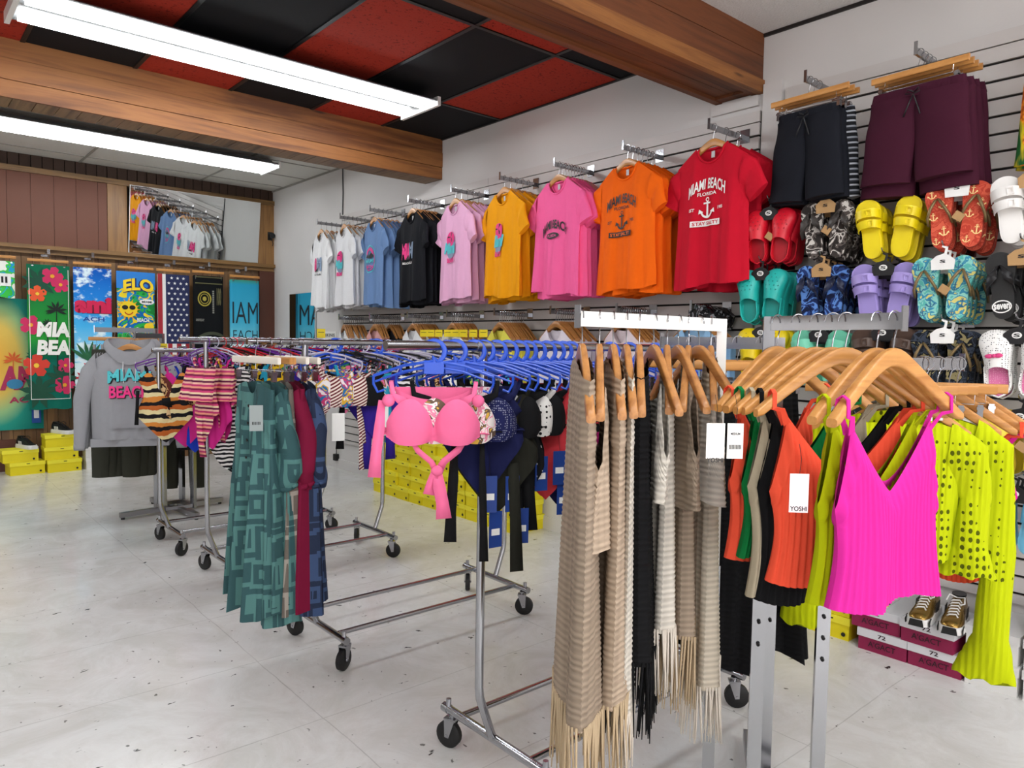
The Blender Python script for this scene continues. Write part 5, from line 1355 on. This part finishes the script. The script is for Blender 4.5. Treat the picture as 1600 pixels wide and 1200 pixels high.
cols = [(5.76, 4), (5.565, 6), (5.37, 5), (5.175, 5), (4.98, 6), (4.785, 5), (4.59, 5), (4.395, 5), (4.20, 5), (4.005, 4)]
for ci, (y, n) in enumerate(cols):
    for k in range(n):
        use(ybox, (3.56+random.uniform(-.012, .012), y+random.uniform(-.003, .003), k*.1115), R(-90+random.uniform(-1, 1)), 'yellow shoe box, %s stack from the far end, %s' % (ORD[ci].replace('front', 'first'), 'on the floor' if k == 0 else 'topmost' if k == n-1 else '%s from the floor' % ORD[k]), 'yellow shoe boxes against the slatwall')
for k, y in enumerate((2.02, 1.82, 1.60)):
    for j in range(3 - k//2):
        use(ybox, (3.56, y, j*.1115), R(-90), 'yellow shoe box behind the near rack posts, %s stack, %s' % (['far', 'middle', 'near'][k], ['on the floor', 'second up', 'third up'][j]), 'yellow shoe boxes behind the near rack')
ybl = shoe_box('yellow', YB1, YB2, w=.30, d=.20, h=.125)
for x, y, z, rz, lab in ((1.08, 8.62, 0, 6, 'yellow shoe box on the floor at the far left, under another'), (1.03, 8.62, .126, 2, 'yellow shoe box carrying the leftmost sneaker'), (1.40, 8.60, 0, 2, 'yellow shoe box on the floor in the taller left stack'), (1.38, 8.62, .126, 0, 'yellow shoe box in the middle of the taller left stack'), (1.385, 8.62, .252, 2, 'yellow shoe box on top of the taller left stack, under a sneaker')):
    use(ybl, (x, y, z), R(rz), lab, 'yellow shoe boxes by the back wall')
WB1 = plain('e4e3e0', .6, name='white_card'); wbl = shoe_box('white', WB1, plain('edecea', .6, name='white_card'), w=.30, d=.20, h=.12, tm=BLACKP, num='2  6')
for k in range(2): use(wbl, (1.74, 8.60, .121*k), R(1-2*k), ['white shoe box on the floor by the back wall', 'white shoe box on top of another by the back wall'][k], 'white shoe boxes by the back wall')
MAG1 = plain('8c1145', .55, name='magenta_card'); LIDW = plain('d9d9dc', .55, name='white_lid')
AG = shoe_box('magenta', MAG1, LIDW, w=.215, d=.32, h=.098, text="A'GACT", dot=False, tm=plain('2c0a1a', .6, name='dark_print'), num='72')
for x, y, z, rz, lab in ((3.54, 1.345, 0, -90, "magenta A'GACT shoe box on the floor, left one, numbered 72"), (3.545, 1.385, .099, -88, "magenta A'GACT shoe box on top at the left, mostly hidden"), (3.54, 1.13, 0, -90, "magenta A'GACT shoe box on the floor, right one"), (3.53, 1.155, .099, -92, "magenta A'GACT shoe box on top, carrying the gold sneakers")):
    use(AG, (x, y, z), R(rz), lab, "magenta shoe boxes")
wb2 = shoe_box('white', WB1, plain('dddcda', .6, name='white_card'), w=.19, d=.32, h=.12, dot=False, num='5')
for x, y, z, lab in ((3.54, .92, 0, 'white shoe box on the floor right of the magenta ones'), (3.55, .925, .121, 'white shoe box carrying the dark bronze sneaker'), (3.54, .715, 0, 'white shoe box on the floor at the right edge'), (3.55, .72, .121, 'white shoe box carrying the white sneaker at the right edge')):
    use(wb2, (x, y, z), R(-90), lab, 'white shoe boxes by the slatwall')

# ---- sneakers (toe towards local -y)
def sneaker(mu, msole, mst, mlace, stripes_=True, chunky=1.0):
    t = empty('sneaker'); tag(t, 'x', 'shoe'); L = .27; loops = []; sl = []
    prof = [(-.135, .012, .030), (-.128, .030, .044), (-.10, .041, .052), (-.06, .044, .062), (-.02, .040, .082), (.02, .036, .098), (.06, .034, .105), (.095, .035, .108), (.125, .030, .112), (.135, .016, .100)]
    for y, w, h in prof:
        base = .022*chunky; loops.append([(w*math.cos(R(a)), y, base+(h-base)*max(0, math.sin(R(a)))**.7 if a <= 180 else base-.004) for a in range(0, 360, 20)])
        sl.append([(w*1.08+.003, y*1.03, 0), (w*1.12+.004, y*1.03, .012*chunky), (w*1.05+.002, y*1.02, .030*chunky), (-w*1.05-.002, y*1.02, .030*chunky), (-w*1.12-.004, y*1.03, .012*chunky), (-w*1.08-.003, y*1.03, 0)])
    MB().loft(loops).build('upper', mu, t, 60); MB().loft(sl).build('sole', msole, t, 50)
    k = MB()
    for d in (-1, 1): k.prism([(-.125, .0), (-.13, .02), (-.10, .034), (-.07, .02), (-.05, .005)], d*.046-.001, d*.046+.001, 'x')
    k.prism([(-.03, .0), (.03, 0), (.024, .030), (-.024, .030)], -.144, -.1415, 'y'); k.build('toe_guard', mst, t)
    k = MB()
    for i in range(6):
        y = -.075+.018*i; z = .064+.0075*i; k.tube([(-.020, y, z-.008), (-.012, y-.004, z+.001), (.012, y+.004, z+.003), (.020, y, z-.008)], .0035, 6)
    k.tube([(0, .03, .11), (.03, .02, .118), (.034, -.01, .10), (.02, -.02, .095)], .003, 6); k.tube([(0, .03, .11), (-.028, .03, .12), (-.036, .0, .10)], .003, 6)
    k.build('laces', mlace, t, 180)
    k = MB()
    k.prism([(.028*math.cos(R(a)), .09+.04*math.sin(R(a))) for a in range(0, 360, 20)], .1075, .1145, 'z'); k.build('collar_opening', BLACKP, t)
    if stripes_:
        for i in range(3):
            k = MB(); 
            for d in (-1, 1): k.prism([(.0+.022*i, .030), (.010+.022*i, .030), (.022+.022*i, .072), (.012+.022*i, .072)], d*.0405-.0012, d*.0405+.0012, 'x')
            k.build('side_stripe', mst, t)
    return t
GOLD = plain('9a7a3c', .25, .8, name='gold_leather'); WHL = plain('e6e5e2', .45, name='white_leather'); BKL = plain('141414', .45, name='black_leather'); BGE = plain('c9bfae', .6, name='beige_mesh')
def put_shoe(proto, loc, rz, lab, grp=None): return use(proto, loc, R(rz), lab, grp)
sn = sneaker(GOLD, WHL, BKL, WHL); put_shoe(sn, (3.46, 1.20, .198), -84, 'gold sneaker with white laces, left of its pair, on a magenta box', 'gold sneakers'); put_shoe(sn, (3.47, 1.085, .198), -80, 'gold sneaker with white laces, right of its pair, on a magenta box', 'gold sneakers')
put_shoe(sneaker(BKL, WHL, BKL, BKL, False), (3.50, 1.40, .198), -88, 'black shoe on the left magenta box, mostly hidden by the hot pink tank')
put_shoe(sneaker(plain('3a1f18', .3, .3, name='bronze_leather'), WHL, BKL, BKL, False), (3.50, .945, .242), -82, 'dark bronze sneaker with black laces on a white box')
sw = sneaker(WHL, plain('8a1f22', .5, name='red_sole'), plain('1f5a34', .5, name='green_stripe'), WHL); put_shoe(sw, (3.50, .78, .242), -76, 'white sneaker with green and red stripes at the right edge')
sb = sneaker(BKL, WHL, WHL, BKL, True, 1.3); put_shoe(sb, (1.09, 8.60, .253), 20, 'black and white sneaker on the lower left yellow box'); put_shoe(sb, (1.40, 8.60, .379), 25, 'black and white sneaker on the taller yellow stack')
s2 = sneaker(WHL, WHL, BKL, WHL, True, 1.2); put_shoe(s2, (1.69, 8.60, .243), 15, 'white sneaker with dark stripes on white boxes, left one', 'white striped sneakers'); put_shoe(s2, (1.80, 8.60, .243), 18, 'white sneaker with dark stripes on white boxes, right one', 'white striped sneakers')
s3 = sneaker(BGE, WHL, BGE, WHL, False)
for i, y in enumerate((5.33, 5.23, 5.02, 4.90)): put_shoe(s3, (3.50, y, (5, 5, 6, 6)[i]*.1115+.002), -80, '%s beige sneaker from the far end, on the yellow boxes' % ORD[i].replace('front', 'first'), 'beige sneakers on the yellow boxes')

# ================================================================ BEACH TOWELS ON THE BACK WALL
def towel(word, w, L, base, deco, inks, x, zt, label, layers=1, tagm=True, y=8.62):
    t = tag(empty('beach_towel', (x, y, zt)), label, 'towel', None)
    k = MB(); fn = cloth(k, lambda v: w/2*(1-.015*v), lambda u: -.02, lambda u: -.02, lambda u: -L+.006*math.sin(5*u+x), lambda v: .014+.010*v, (.005, 4, x*3), 20, 26, top0=.9)
    k.build('towel_cloth', base, t, 180)
    k = MB(); deco(k, lambda a, b, o=.0022: fn(a, b, o)); k.build('printed_design', inks, t, 180)
    for i in range(layers):
        b = MB(); cloth(b, lambda v: w/2*.99, lambda u: -.025, lambda u: -.025, lambda u: -L+.03+.01*i, lambda v: .014+.008*v, (.004, 4, x), 10, 8, top0=.9); b.v = [(q[0]+.006*(i+1), q[1]+.045*(i+1), q[2]) for q in b.v]
        b.build('folded_layer', base, t, 180)
    hg = use(CHT, (x, y, zt+.108), 0, 'wooden clip hanger above the '+word+' towel', 'clip hangers of the towels')
    fo = tag(empty('slatwall_bracket', (x, YB, zt+.115)), 'chrome bracket over the '+word+' towel', 'display arm', 'brackets of the towel display')
    MB().rng(-.03, .03, -.004, 0, -.035, .035).build('wall_plate', CHROME, fo); MB().rng(-.006, .006, -.25, -.004, -.024, -.002).build('arm', CHROME, fo); MB().rng(-.012, .012, -.256, -.25, -.03, .02).build('end_stop', CHROME, fo)
    return t
CHT = clip_hanger(HWOOD, half=.175, drop=.072)
ink = lambda c: plain(c, .8, name='towel_print')
def petal_flower(k, cx, cz, r, fn, mi, mc, n=5, rot=0, o=.003):
    for i in range(n):
        a = 2*math.pi*i/n+rot
        put_poly(k, [(cx+p[0]*math.cos(a)-p[1]*math.sin(a), cz+p[0]*math.sin(a)+p[1]*math.cos(a)) for p in ((r*.1, 0), (r*.35, r*.32), (r*.8, r*.36), (r, 0), (r*.8, -r*.36), (r*.35, -r*.32))], lambda x, z: fn(x, z, o), mi, cut=False)
    put_poly(k, disc(cx, cz, r*.2, r*.2, 8), lambda x, z: fn(x, z, o+.002), mc, cut=False)
def leaf(k, cx, cz, l, a, fn, mi, o=.0025, w=.16):
    c, s_ = math.cos(R(a)), math.sin(R(a)); P = [(0, 0), (.3, w*.8), (.6, w), (1, 0), (.6, -w), (.3, -w*.8)]
    put_poly(k, [(cx+l*(p[0]*c-p[1]*s_), cz+l*(p[0]*s_+p[1]*c)) for p in P], lambda x, z: fn(x, z, o), mi, cut=False)
def palm(k, cx, cz, h, r, fn, mi, o=.004):
    put_poly(k, [(cx-.006, cz-h), (cx+.006, cz-h), (cx+.004, cz), (cx-.004, cz)], lambda x, z: fn(x, z, o), mi, cut=False)
    for a in (10, 45, 80, 115, 150, 185, -20, 200): leaf(k, cx, cz, r, a, fn, mi, o, .12)
def wavyrect(x0, x1, z0, z1): return [(x0, z0), (x1, z0), (x1, z1), (x0, z1)]
# tropical flowers, MIAMI BEACH
q = N('green_towel_print', .9, spec=.1); s = q.sep(q.coord()); q.color(q.ramp(q.math('MULTIPLY', s[2], -1), [(.05, '1c6a4c'), (.5, '2a8a3c'), (.75, '2f9a3a'), (.95, '0f5f4a'), (1.35, '176a5a')])); GTM = q.m
def d1(k, fn):
    for a in range(0, 360, 40): leaf(k, -.08, -.2, .16, a, fn, 3); leaf(k, -.1, -1.28, .18, a+10, fn, 3); leaf(k, .10, -1.15, .16, a, fn, 3)
    petal_flower(k, .03, -.13, .10, fn, 0, 1); petal_flower(k, .10, -.21, .085, fn, 0, 1, rot=.5); petal_flower(k, -.10, -.31, .085, fn, 2, 4, rot=.3); petal_flower(k, -.16, -.62, .10, fn, 0, 1); petal_flower(k, -.12, -1.02, .12, fn, 5, 4, rot=.2); petal_flower(k, .12, -1.22, .10, fn, 0, 1); petal_flower(k, .13, -1.02, .08, fn, 0, 1)
    palm(k, .06, -.47, .60, .10, fn, 6); palm(k, -.02, -.60, .30, .05, fn, 6)
    f = lambda x, z: fn(x, z, .007)
    put_text(k, 'MIA', f, .03, -.66, .29, .15, 7, off=.05, shear=.1); put_text(k, 'BEA', f, .03, -.84, .29, .15, 7, off=.05, shear=.1)
    for p in (wavyrect(-.17, .17, -1.36, -1.354), wavyrect(-.17, -.165, -1.36, -.06), wavyrect(.165, .17, -1.36, -.06)): put_poly(k, p, lambda x, z: fn(x, z, .005), 7)
towel('tropical flower', .37, 1.46, GTM, d1, [ink('c8275c'), ink('e8a02c'), ink('e2572b'), ink('0f4a35'), ink('f0c23a'), ink('d03a2a'), ink('0c1f16'), ink('f0efe8')], 1.31, 2.09, 'green towel with pink hibiscus flowers and white letters MIA BEA')
# blue sky, cocktail
q = N('sky_towel_print', .9, spec=.1); s = q.sep(q.coord()); sky = q.ramp(q.math('MULTIPLY', s[2], -1), [(.02, '1a58b8'), (.35, '2a86d8'), (.62, '4ab0e8'), (.98, '9adcf2'), (1.02, '3fb6d8'), (1.3, '8fd6e6'), (1.5, 'd8eef2')]); cl = q.ramp(q.noise(q.coord((3, 1, 5)), 2, 4, .6), [(.52, (0, 0, 0)), (.62, (1, 1, 1))]); q.color(q.mix(cl, sky, 'dff1f8')); SKM = q.m
def d2(k, fn):
    f = lambda x, z: fn(x, z, .004)
    put_text(k, 'ami', lambda x, z: fn(x, z, .003), .005, -.405, .34, .17, 4, off=.10); put_text(k, 'ami', f, 0, -.40, .34, .17, 0, off=.06); put_text(k, 'ACH', f, .0, -.545, .20, .045, 5, off=.02)
    put_poly(k, [(-.10, -1.0), (.16, -1.0), (.10, -1.08), (.05, -1.11), (-.02, -1.10)], f, 1); put_poly(k, [(.03, -1.2), (.04, -1.2), (.04, -1.1), (.03, -1.1)], f, 2)
    for a in (60, 80, 100, 120, 140, 30): leaf(k, -.05, -.98, .22, a, fn, 3, .005, .08)
    put_poly(k, disc(.12, -.98, .05, .05, 12), lambda x, z: fn(x, z, .006), 6)
    for a in range(0, 360, 45): leaf(k, -.1, -1.15, .08, a, fn, 1, .004)
towel('blue sky', .35, 1.50, SKM, d2, [ink('d01c4e'), ink('c41a28'), ink('eef4f6'), ink('1c5f3a'), ink('7a1030'), ink('1a4fa0'), ink('e89a2c')], 1.70, 2.09, 'sky blue towel with red letters ami ACH and a red cocktail')
# HELLO sunshine
BLT2 = blotch(['1d7f3a', '2fae4a', '1568b0', 'e8d02c', '2a8fd0'], 7, 'jungle_print', 12)
def d3(k, fn):
    f = lambda x, z: fn(x, z, .004); g = lambda x, z: fn(x, z, .0065)
    put_poly(k, wavyrect(-.19, .19, -.20, -.02), lambda x, z: fn(x, z, .0025), 5)
    put_text(k, 'ELO', f, .02, -.185, .30, .14, 1, off=.12, arch=.03); put_text(k, 'ELO', g, .02, -.18, .30, .13, 0, off=.04, arch=.03)
    for i in range(16): 
        a = R(i*22.5); put_poly(k, [(-.08+.07*math.cos(a-.16), -.42+.07*math.sin(a-.16)), (-.08+.12*math.cos(a), -.42+.12*math.sin(a)), (-.08+.07*math.cos(a+.16), -.42+.07*math.sin(a+.16))], f, 2, cut=False)
    put_poly(k, disc(-.08, -.42, .085, .085, 20), g, 0)
    h = lambda x, z: fn(x, z, .0085)
    for d in (-1, 1): put_poly(k, disc(-.08+d*.035, -.40, .03, .024, 14), h, 4)
    put_ring(k, -.08, -.435, .045, .045, .01, h, 3, 12, 200, 340)
    put_poly(k, disc(.10, -.335, .075, .03, 18), g, 6); put_text(k, 'MIAMI', h, .10, -.335, .10, .022, 4, cut=False)
    put_poly(k, disc(.12, -.60, .05, .04, 16), g, 0); put_text(k, 'BEACH', g, .06, -.53, .12, .04, 6)
towel('jungle print', .37, 1.30, BLT2, d3, [ink('f2cf1f'), ink('1a2a6a'), ink('e89a1c'), ink('b0281c'), ink('14161a'), ink('2a7fd0'), ink('f2f2ee')], 2.11, 2.08, 'jungle green towel with a yellow sun in sunglasses and letters ELO')
# flag
def d4(k, fn):
    f = lambda x, z: fn(x, z, .004)
    for i in range(4): put_poly(k, wavyrect(-.165+.022*0+i*.094-.0, -.165+i*.094+.047, -1.28, -.78), lambda x, z: fn(x, z, .003), 0)
    put_poly(k, wavyrect(-.165, -.12, -.78, -.02), lambda x, z: fn(x, z, .003), 0)
    put_poly(k, wavyrect(-.085, .163, -.78, -.02), lambda x, z: fn(x, z, .003), 1)
    for j in range(13):
        for i in range(4 if j % 2 else 3):
            cx, cz = -.055+i*.062+(0 if j % 2 else .03), -.06-j*.057; P = []
            for a in range(10): r_ = .019 if a % 2 == 0 else .0075; P.append((cx+r_*math.cos(R(90+a*36)), cz+r_*math.sin(R(90+a*36))))
            put_poly(k, P, lambda x, z: fn(x, z, .0055), 2, cut=False)
towel('flag', .33, 1.28, ink('ecebe8'), d4, [ink('a0202c'), ink('1c2550'), ink('f1f1ee')], 2.49, 2.08, 'towel printed as the American flag with white stars on navy')
# dark banknote print
q = N('banknote_towel', .9, spec=.1); q.color('16181a'); BNM = q.m
def d5(k, fn):
    f = lambda x, z: fn(x, z, .004); mi = 0
    put_ring(k, -.05, -.28, .075, .085, .014, f, 1, 24); put_ring(k, -.05, -.28, .05, .058, .008, f, 1, 20); put_poly(k, disc(-.05, -.28, .022, .026, 12), f, 1)
    put_text(k, '100', lambda x, z: f(x, z), .11, -.25, .05, .20, 0, off=.05); put_ring(k, .03, -.85, .22, .20, .035, f, 2, 20, 20, 160)
    for i in range(12): put_poly(k, wavyrect(.035+.0, .055, -.44+.022*i, -.426+.022*i), f, 3, cut=False)
    for z in (-.03, -.10): put_poly(k, wavyrect(-.15, .15, z-.012, z), f, 0)
    put_text(k, 'ANNIVERSARY', f, -.10, -.52, .09, .03, 3)
towel('banknote', .33, 1.28, BNM, d5, [ink('5d5a3a'), ink('a89a3c'), ink('3c4230'), ink('8d8d84')], 2.865, 2.09, 'black towel printed like a banknote with a gold seal and 100')
# light blue beach
q = N('turquoise_towel_print', .9, spec=.1); s = q.sep(q.coord()); a_ = q.ramp(q.math('MULTIPLY', s[2], -1), [(.03, '3f9a8a'), (.07, '2f9fc4'), (.5, '45b2d4'), (.68, '6cc6dc'), (.72, 'd8eef2'), (1, '8fd0e0')]); q.color(a_); LBM = q.m
def d6(k, fn):
    f = lambda x, z: fn(x, z, .004); put_text(k, 'IAM', f, 0, -.40, .30, .25, 0, off=-.005); put_text(k, 'EACH', f, 0, -.66, .29, .11, 0, off=-.01)
towel('turquoise', .34, 1.28, LBM, d6, [ink('17242c')], 3.28, 2.07, 'turquoise towel with thin black letters IAM EACH')
# green packed towel top left, and the big towel below it
GRB = blotch(['3fbf4a', '2a9fd0', '48c455', 'f0efe8'], 8, 'green_beach_print', 2)
def d7(k, fn): put_poly(k, wavyrect(-.02, .13, -.26, -.14), lambda x, z: fn(x, z, .005), 0); put_text(k, 'III', lambda x, z: fn(x, z, .007), .06, -.2, .08, .06, 1)
towel('green folded', .33, .37, GRB, d7, [ink('eeeeea'), ink('16181a')], .865, 2.10, 'folded green and blue towel with a white label, top left corner')
q = N('sunset_towel_print', .9, spec=.1); s = q.sep(q.coord(loc=(.12, 0, .62))); rr = q.math('SQRT', q.math('ADD', q.math('POWER', q.math('MULTIPLY', s[0], 1.9), 2), q.math('POWER', s[2], 2)))
q.color(q.ramp(rr, [(.05, 'e8b04a'), (.35, 'e0c060'), (.52, '9ac48a'), (.66, '2f9a8a'), (.9, '1c7a72')])); SSM = q.m
t = tag(empty('beach_towel', (1.0, 8.80, 1.74)), 'large sunset-coloured towel hung flat at the left edge, with palms and letters AM ACH', 'towel')
k = MB(); fn = cloth(k, lambda v: .27, lambda u: -.01, lambda u: -.01, lambda u: -1.32, lambda v: .008, (.003, 4, 1), 16, 16, top0=.9); k.build('towel_cloth', SSM, t, 180)
k = MB(); f_ = lambda a, b, o=.003: fn(a, b, o); palm(k, .02, -.62, .2, .09, f_, 0); palm(k, .19, -.58, .2, .07, f_, 1); put_text(k, 'AM', lambda x, z: f_(x, z, .004), .055, -.80, .30, .24, 2, off=.06, shear=.1); put_text(k, 'ACH', lambda x, z: f_(x, z, .004), .10, -1.02, .24, .06, 2, off=.03); put_poly(k, disc(.03, -.86, .07, .05, 16), lambda x, z: f_(x, z, .006), 3)
k.build('printed_design', [ink('d8622a'), ink('1f6a5a'), ink('b0305a'), ink('3a86b0')], t, 180)
tg = tag(empty('price_tag', (1.205, 8.775, .66)), 'blue label with white print at the bottom corner of the big sunset towel', 'price tag'); MB().rng(-.04, .04, -.002, .002, -.18, .03).build('card', ink('1c4a9a'), tg); MB().rng(-.022, .022, -.0035, -.002, -.13, .0).build('printed_panel', ink('e6e8ee'), tg)

# ================================================================ SMALL THINGS
t = tag(empty('wall_cable', (0, 0, 0)), 'thin grey cable running down the side wall from the rear ceiling', 'cable'); MB().tube([(XR-.008, 7.04, 3.16), (XR-.008, 7.03, 2.9), (XR-.008, 7.05, 2.3)], .006, 6).build('cable', plain('3c3d40', .6, name='cable'), t)
t = tag(empty('power_cord', (0, 0, 0)), 'black plug and cord hanging by the end of the slatwall', 'cable'); MB().tube([(XR-.01, 7.0, .42), (XR-.03, 7.02, .34), (XR-.03, 7.12, .22), (XR-.02, 7.14, .15)], .005, 6).build('cord', BLACKR, t); MB().rng(XR-.045, XR-.005, 7.11, 7.17, .08, .15).build('plug', BLACKR, t)
t = tag(empty('wall_knob', (XR-.05, YB-.03, 2.62)), 'small black knob on the oak upright in the back corner', 'hook')  # black security fitting, modelled as a knob with a hook
MB().lathe([(.008, 0), (.008, -.05), (.03, -.06), (.034, -.08), (.0, -.085)], 12, ax='y').build('knob', BLACKP, t); MB().rng(-.03, .03, -.004, 0, -.05, .05).build('back_plate', BLACKP, t); MB().tube([(0, -.03, -.02), (.02, -.04, -.09), (.015, -.03, -.12)], .005, 6).build('hook', BLACKP, t)
YTG = plain('e6cf14', .6, name='yellow_card')
i = 0
for x, y, z, rz, w in [(2.05, 4.16, 1.415, -20, .05)]+[(3.33, yy, 1.44, -70, .07) for yy in (4.95, 4.85, 4.74, 4.62, 4.52, 4.42, 4.30, 4.18)]+[(1.45, 5.9, 1.30, -10, .07), (1.62, 5.9, 1.30, -10, .07)]:
    lab = ['yellow price card standing on the third rail left of the mirrored towel'] + ['%s yellow price card from the left in the row under the second-row shirts' % n for n in ('first', 'second', 'third', 'fourth', 'fifth', 'sixth', 'seventh', 'eighth')]+['left yellow price card beside the striped swimsuit, in front of the flag', 'right yellow price card beside the striped swimsuit, in front of the flag']
    t = tag(empty('price_card', (x, y, z), R(rz)), lab[i], 'price card', 'yellow price cards'); MB().rng(-w/2, w/2, -.001, .001, -.03, .025).build('card', YTG, t); i += 1
    k = MB(); put_text(k, 'SALE', lambda a, b: -.0016, 0, -.002, w*.7, .018, 0, cut=False) if False else k.rng(-w*.35, w*.35, -.0014, -.001, .002, .006); k.build('printed_line', BLACKP, t)
t = tag(empty('wall_sign', (3.713, 7.33, 1.42), R(-90)), 'small white sign with black print on the side wall beside the narrow mirror', 'sign'); MB().rng(-.15, .15, -.002, .002, -.05, .04).build('sign_board', PAPER, t); k = MB(); put_text(k, 'BIKINIS', lambda a, b: -.003, 0, 0, .24, .035, 0, cut=False); k.build('lettering', BLACKP, t)
